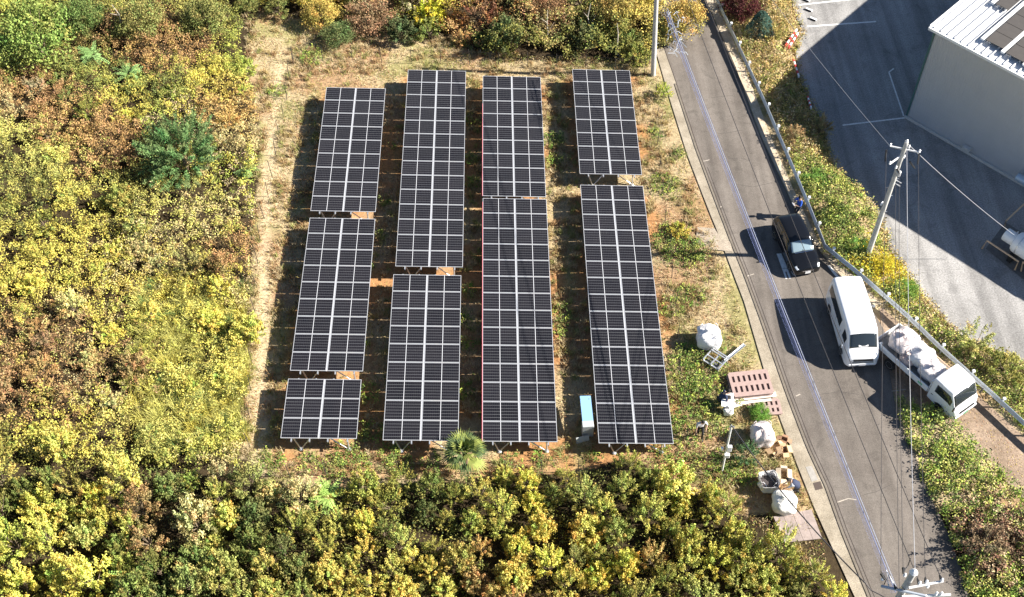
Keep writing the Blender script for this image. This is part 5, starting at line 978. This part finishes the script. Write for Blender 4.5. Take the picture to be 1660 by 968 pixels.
    if vest:
        vv = MB(); Mv = Matrix.Translation(P + fw*.30) @ Matrix.Rotation(ln, 4, 'Y'); vv.M = Mv; vv.lathe([(1,-.22),(1.03,-.1),(1.02,.05),(.92,.16),(.6,.22)], n=18); vv.v = [tuple(Mv @ (Vector(((Mv.inverted() @ Vector(q_)).x*.145, (Mv.inverted() @ Vector(q_)).y*.20, (Mv.inverted() @ Vector(q_)).z)))) for q_ in vv.v]; vv.build('vest', mat('vest_cloth', vest, .85), e, True)
    return e
def seg_d(p_, a_, b_): ab = b_ - a_; t = max(0, min(1, (p_-a_).dot(ab)/max(ab.length_squared, 1e-9))); return (p_ - a_ - ab*t).length
q = at(1291,352,0); person((q[0], q[1], .05), R_(200), 'person in a bright blue jacket standing by the guard rail holding a controller', ('blue', (.02,.10,.52)), ('navy', (.02,.025,.04)), (.015,.012,.01), hands=((.36,.12,1.18),(.36,-.12,1.18)), headpitch=10)
rp_ = Matrix.Rotation(R_(200), 3, 'Z') @ Vector((.44,0,1.2)); o = MB().bbox((0,0,0), (.12,.24,.05), .015).build('remote_controller', mat('device_grey', (.30,.30,.32), .5)); o.location = (q[0]+rp_.x, q[1]+rp_.y, .05+rp_.z); o.rotation_euler = (0, R_(-25), R_(200)); tag(o, 'small grey remote controller held by the person in blue', 'controller')
q = at(1132,708,0); person((q[0], q[1], .03), R_(-80), 'person in pale shirt and black trousers walking through weeds beside the longest solar table', ('pale', (.62,.60,.62)), ('black', (.012,.012,.016)), (.012,.010,.01), lean=10, feet=((.22,.10),(-.16,-.10)), hands=((.26,.20,.98),(.18,-.26,.86)), headpitch=20)
q = at(1163,656,0); person((q[0], q[1], .03), R_(8), 'person in a dark navy jacket crouching at the left of the white table top', ('navyj', (.025,.04,.09)), ('dark', (.015,.018,.03)), (.012,.010,.01), lean=38, hip=.50, feet=((.12,.15),(-.02,-.15)), hands=((.50,.16,.68),(.50,-.14,.68)), headpitch=-10)
q = at(1290,803,0); person((q[0], q[1], .05), R_(172), 'person in a dark vest and grey shirt bending over the bulk bags', ('greysh', (.42,.43,.47)), ('blackt', (.012,.012,.016)), (.012,.010,.01), lean=52, hip=.88, feet=((.10,.12),(-.14,-.12)), hands=((.68,.14,.72),(.66,-.14,.70)), vest=(.03,.04,.08), headpitch=-5)

# ================================================================== WAREHOUSE
Bz = -.5; Cn = at(1470,190,Bz); En = at(1660,300,Bz); d1 = Vector((En[0]-Cn[0], En[1]-Cn[1], 0)).normalized(); d2 = Vector((-d1.y, d1.x, 0)); HB = 7.0; L1, L2 = 20., 24.
e = thing('warehouse', (Cn[0], Cn[1], Bz), math.atan2(d1.y, d1.x), 'large warehouse with grey corrugated walls and a white ribbed metal roof', 'warehouse')   # local x along the near wall, y into the building
SID = mat('corrugated_grey', (.52,.53,.55), .45, .25, noise=.05, nscale=1)
def corr(L, H, pitch=.14, dep=.014):
    n = int(L/pitch); pr = []
    for i in range(n): x_ = i*pitch; pr += [(x_, 0), (x_+pitch*.42, 0), (x_+pitch*.5, -dep), (x_+pitch*.92, -dep)]
    pr.append((n*pitch, 0)); return pr
def wallmesh(L, swap):
    pr = corr(L, HB); b = MB(); 
    for x_, d_ in pr:
        p_ = (x_, d_) if not swap else (d_, x_); b.v += [(p_[0], p_[1], 0), (p_[0], p_[1], HB-.05)]
    m = len(pr); b.f = [(2*i, 2*i+2, 2*i+3, 2*i+1) for i in range(m-1)]; b.m = [0]*(m-1)
    return b
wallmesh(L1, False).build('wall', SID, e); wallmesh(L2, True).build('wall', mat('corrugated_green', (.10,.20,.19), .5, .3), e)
MB().box((L1/2, L2-.02, HB/2), (L1, .1, HB-.1)).build('wall', SID, e); MB().box((L1-.02, L2/2, HB/2), (.1, L2-.3, HB-.1)).build('wall', SID, e)
MB().box((-.03,-.03,HB/2), (.10,.10,HB-.1)).build('corner_trim', mat('trim_green', (.06,.14,.13), .5), e); MB().box((L1/2,-.10,.06), (L1+.2,.13,.22)).build('base_kerb', mat('base_conc', (.52,.52,.50), .85, noise=.15), e)
RW = mat('white_roof_sheet', (.80,.80,.80), .4, .1, noise=.04, nscale=1); RS = 3.; tr_ = math.tan(R_(RS))
def rz_(y_): return HB + y_*tr_
b = MB(); x0, x1, y0, y1 = -.25, L1+.2, -.3, L2+.2; b.add([(x0,y0,rz_(y0)),(x1,y0,rz_(y0)),(x1,y1,rz_(y1)),(x0,y1,rz_(y1)),(x0,y0,rz_(y0)-.12),(x1,y0,rz_(y0)-.12),(x1,y1,rz_(y1)-.12),(x0,y1,rz_(y1)-.12)], [(0,1,2,3),(7,6,5,4),(0,4,5,1),(1,5,6,2),(2,6,7,3),(3,7,4,0)]); rf = b.build('roof', RW, e)
rib = MB().prism([(-.06,0),(.06,0),(.06,1),(-.06,1)], 0, .06)
rl = (y1-y0); b = MB(); b.add([(-.06,0,0),(-.03,0,.09),(.03,0,.09),(.06,0,0),(-.06,rl,rl*tr_),(-.03,rl,rl*tr_+.09),(.03,rl,rl*tr_+.09),(.06,rl,rl*tr_)], [(0,1,5,4),(1,2,6,5),(2,3,7,6),(3,2,1,0),(4,5,6,7)]); me_rib = b.mesh('roof_rib', mat('rib_shadow_grey', (.62,.62,.62), .45, .1))
for i in range(int((x1-x0)/.45)): shared('roof_rib', me_rib, rf, (x0+.2+i*.45, y0+.02, rz_(y0)+.001))
MB().box(((x0+x1)/2, y0-.07, rz_(y0)-.06), (x1-x0+.1, .14, .16)).build('eave_gutter', WHITE, e); b = MB(); b.add([(x0-.08,y0,rz_(y0)-.14),(x0,y0,rz_(y0)-.14),(x0,y0,rz_(y0)+.10),(x0-.08,y0,rz_(y0)+.10),(x0-.08,y1,rz_(y1)-.14),(x0,y1,rz_(y1)-.14),(x0,y1,rz_(y1)+.10),(x0-.08,y1,rz_(y1)+.10)], [(0,1,2,3),(7,6,5,4),(0,4,5,1),(1,5,6,2),(2,6,7,3),(3,7,4,0)]); b.build('rake_trim', WHITE, e)
Mi = e.matrix_basis.inverted() if False else (Matrix.Translation(Vector((Cn[0], Cn[1], Bz))) @ Matrix.Rotation(math.atan2(d1.y, d1.x), 4, 'Z')).inverted()
def loc_(px, py, z): return Mi @ Vector(at(px, py, z))
for px, py, sz, m_, nm in [(1563,243,(.5,.3,.25),WHITE,'vent_hood')]: p_ = loc_(px, py, Bz+.5); MB().bbox((p_.x, -.22, .42), sz, .03).build(nm, MATS['base_conc'], e)
p_ = loc_(1655,290,Bz+.6); MB().lathe([(.02,-.5),(.24,-.5),(.24,.5),(.02,.5)], n=16, axis='x').build('duct_pipe', mat('duct_blue', (.45,.55,.65), .4, .3), e, True, loc=(p_.x+.3, -.55, .8))
# things on the dark side wall
e2 = thing('wall_equipment', tuple(e.location), e.rotation_euler[2], 'pipes, lamp and red hose cabinet on the shaded left wall of the warehouse', 'pipework')
MB().tube([(-.35,2.6,1.2),(-.35,2.6,5.2)], .05, 6).build('pipe', GALV, e2); MB().tube([(-.05,2.6,5.2),(-.6,2.6,5.25)], .06, 6).build('lamp_arm', GALV, e2); MB().bbox((-.5,2.9,5.3), (.35,.3,.22), .03).build('lamp', mat('lamp_blue', (.35,.45,.6), .4), e2); MB().bbox((-.4,3.6,.55), (.5,1.1,1.1), .03).build('hose_cabinet', mat('cabinet_red', (.25,.03,.02), .5), e2); MB().tube([(-.7,4.6,2.2),(-.1,2.4,1.7)], .06, 6).build('pipe', GALV, e2)
# roof solar arrays
TD = mat('rooftop_cells', (.095,.085,.075), .35, spec=.5, noise=.1, nscale=3); e3 = thing('rooftop_solar_array', tuple(e.location), e.rotation_euler[2], 'brownish solar panels mounted in strips on the white warehouse roof', 'solar panels')
zr = Bz + HB + .9
def strip(p_ll, p_lr, nrow):
    a_, b_ = loc_(*p_ll, Bz+HB+.35), loc_(*p_lr, Bz+HB+.35); wd = b_.x - a_.x; y_ = (a_.y+b_.y)/2; dy = 1.02
    me_p = MB().box((0,0,0), (wd-.03, dy-.03, .035)).mesh('panel', TD)
    for k in range(nrow): shared('panel', me_p, e3, ((a_.x+b_.x)/2, y_+dy*(k+.5), rz_(y_+dy*(k+.5))+.24), (R_(RS),0,0))
    for fx_ in (.25,.75):
        for k in range(2): MB().box((a_.x+wd*fx_, y_+.12+dy*2*k, rz_(y_)+.11), (.07,.1,.2)).build('bracket', GALV, e3)
    MB().box((a_.x-.17, y_+dy*nrow/2, rz_(y_+dy*nrow/2)+.20), (.2, dy*nrow+.1, .12), (R_(RS),0,0)).build('cover_strip', WHITE, e3)
strip((1599,62),(1627,79),12); strip((1632,83),(1661,101),13); strip((1667,104),(1696,122),14); strip((1613,8),(1634,18),8)
# tank with guard pipes
q0 = Vector(at(1630,379,Bz+1.25)); q1 = Vector(at(1700,424,Bz+1.25)); ax_ = (q1-q0).normalized(); e = thing('storage_tank', (q0.x, q0.y, Bz), math.atan2(ax_.y, ax_.x), 'white horizontal cylindrical tank on a dark pad at the right edge of the yard', 'tank')
TW = mat('tank_white', (.78,.79,.80), .35, coat=.2, noise=.03); MB().lathe([(.05,-.02),(.36,0),(.38,.05),(.38,.72),(.3,.78)], n=24, axis='x').build('end_section', TW, e, True, loc=(0,0,1.25)); MB().lathe([(.36,.62),(.55,.68),(.62,.8),(.64,.95),(.64,4.3),(.5,4.6),(.05,4.7)], n=28, axis='x').build('tank_body', TW, e, True, loc=(0,0,1.25))
for x_ in (.95,3.8): MB().box((x_,0,.4), (.25,1.1,.6)).build('saddle', DPLAST, e)
MB().lathe([(.645,.30),(.655,.31),(.655,.36),(.645,.37)], n=28, axis='x').build('band', GALV, e, loc=(.7,0,1.25)); MB().tube([(.5,.1,1.6),(.55,.1,1.8)], .04, 6).build('valve', GALV, e)
flat('tank_pad', [(1598,403),(1630,360),(1720,418),(1720,490),(1655,450)], Bz+.03, mat('pad_dark', (.16,.15,.14), .9, noise=.3))
TANP = mat('tan_pipe', (.62,.44,.28), .5); zp = Bz+.75
def guard(pts_, label):
    P_ = [Vector(at(a_, b_, z_)) for a_, b_, z_ in pts_]; o_ = P_[0]; b = MB().tube([p_-o_ for p_ in P_], .05, 8); o = b.build('guard_pipe', TANP, smooth=True); o.location = o_; tag(o, label, 'guard pipe', 'tan guard pipes round the tank')
guard([(1592,403,Bz),(1600,390,zp),(1651,424,zp),(1645,438,Bz)], 'tan bent guard pipe in front of the white tank'); guard([(1655,440,Bz),(1658,425,zp),(1710,460,zp),(1706,472,Bz)], 'second tan guard pipe, cut by the right edge'); guard([(1629,366,Bz),(1631,358,zp),(1665,326,zp),(1664,338,Bz)], 'tan guard pipe behind the tank towards the warehouse')
# red and white barriers
def barrier(a_, b_, label):
    z_ = Bz+.55; p_, q_ = Vector(at(*a_, z_)), Vector(at(*b_, z_)); e = thing('traffic_barrier', (p_.x, p_.y, Bz), math.atan2(q_.y-p_.y, q_.x-p_.x), label, 'barrier', 'red and white barriers at the yard edge'); L = (q_-p_).length; n = 6; RD = mat('barrier_red', (.60,.06,.05), .5)
    for i in range(n): MB().box((L*(i+.5)/n,0,.55), (L/n,.10,.14)).build('bar_segment', RD if i % 2 == 0 else WHITE, e)
    for x_ in (.08, L-.08): MB().tube([(x_,-.2,0),(x_,0,.6),(x_,.2,0)], .02, 5).build('leg', DARKST, e)
barrier((1273,75),(1292,48), 'red and white barrier at the yard edge, upper one'); barrier((1278,78),(1294,54), 'red and white barrier doubled up behind the upper one'); barrier((1286,96),(1295,125), 'red and white barrier at the yard edge where the building shadow starts'); barrier((1309,157),(1315,176), 'red and white barrier lying in the building shadow')
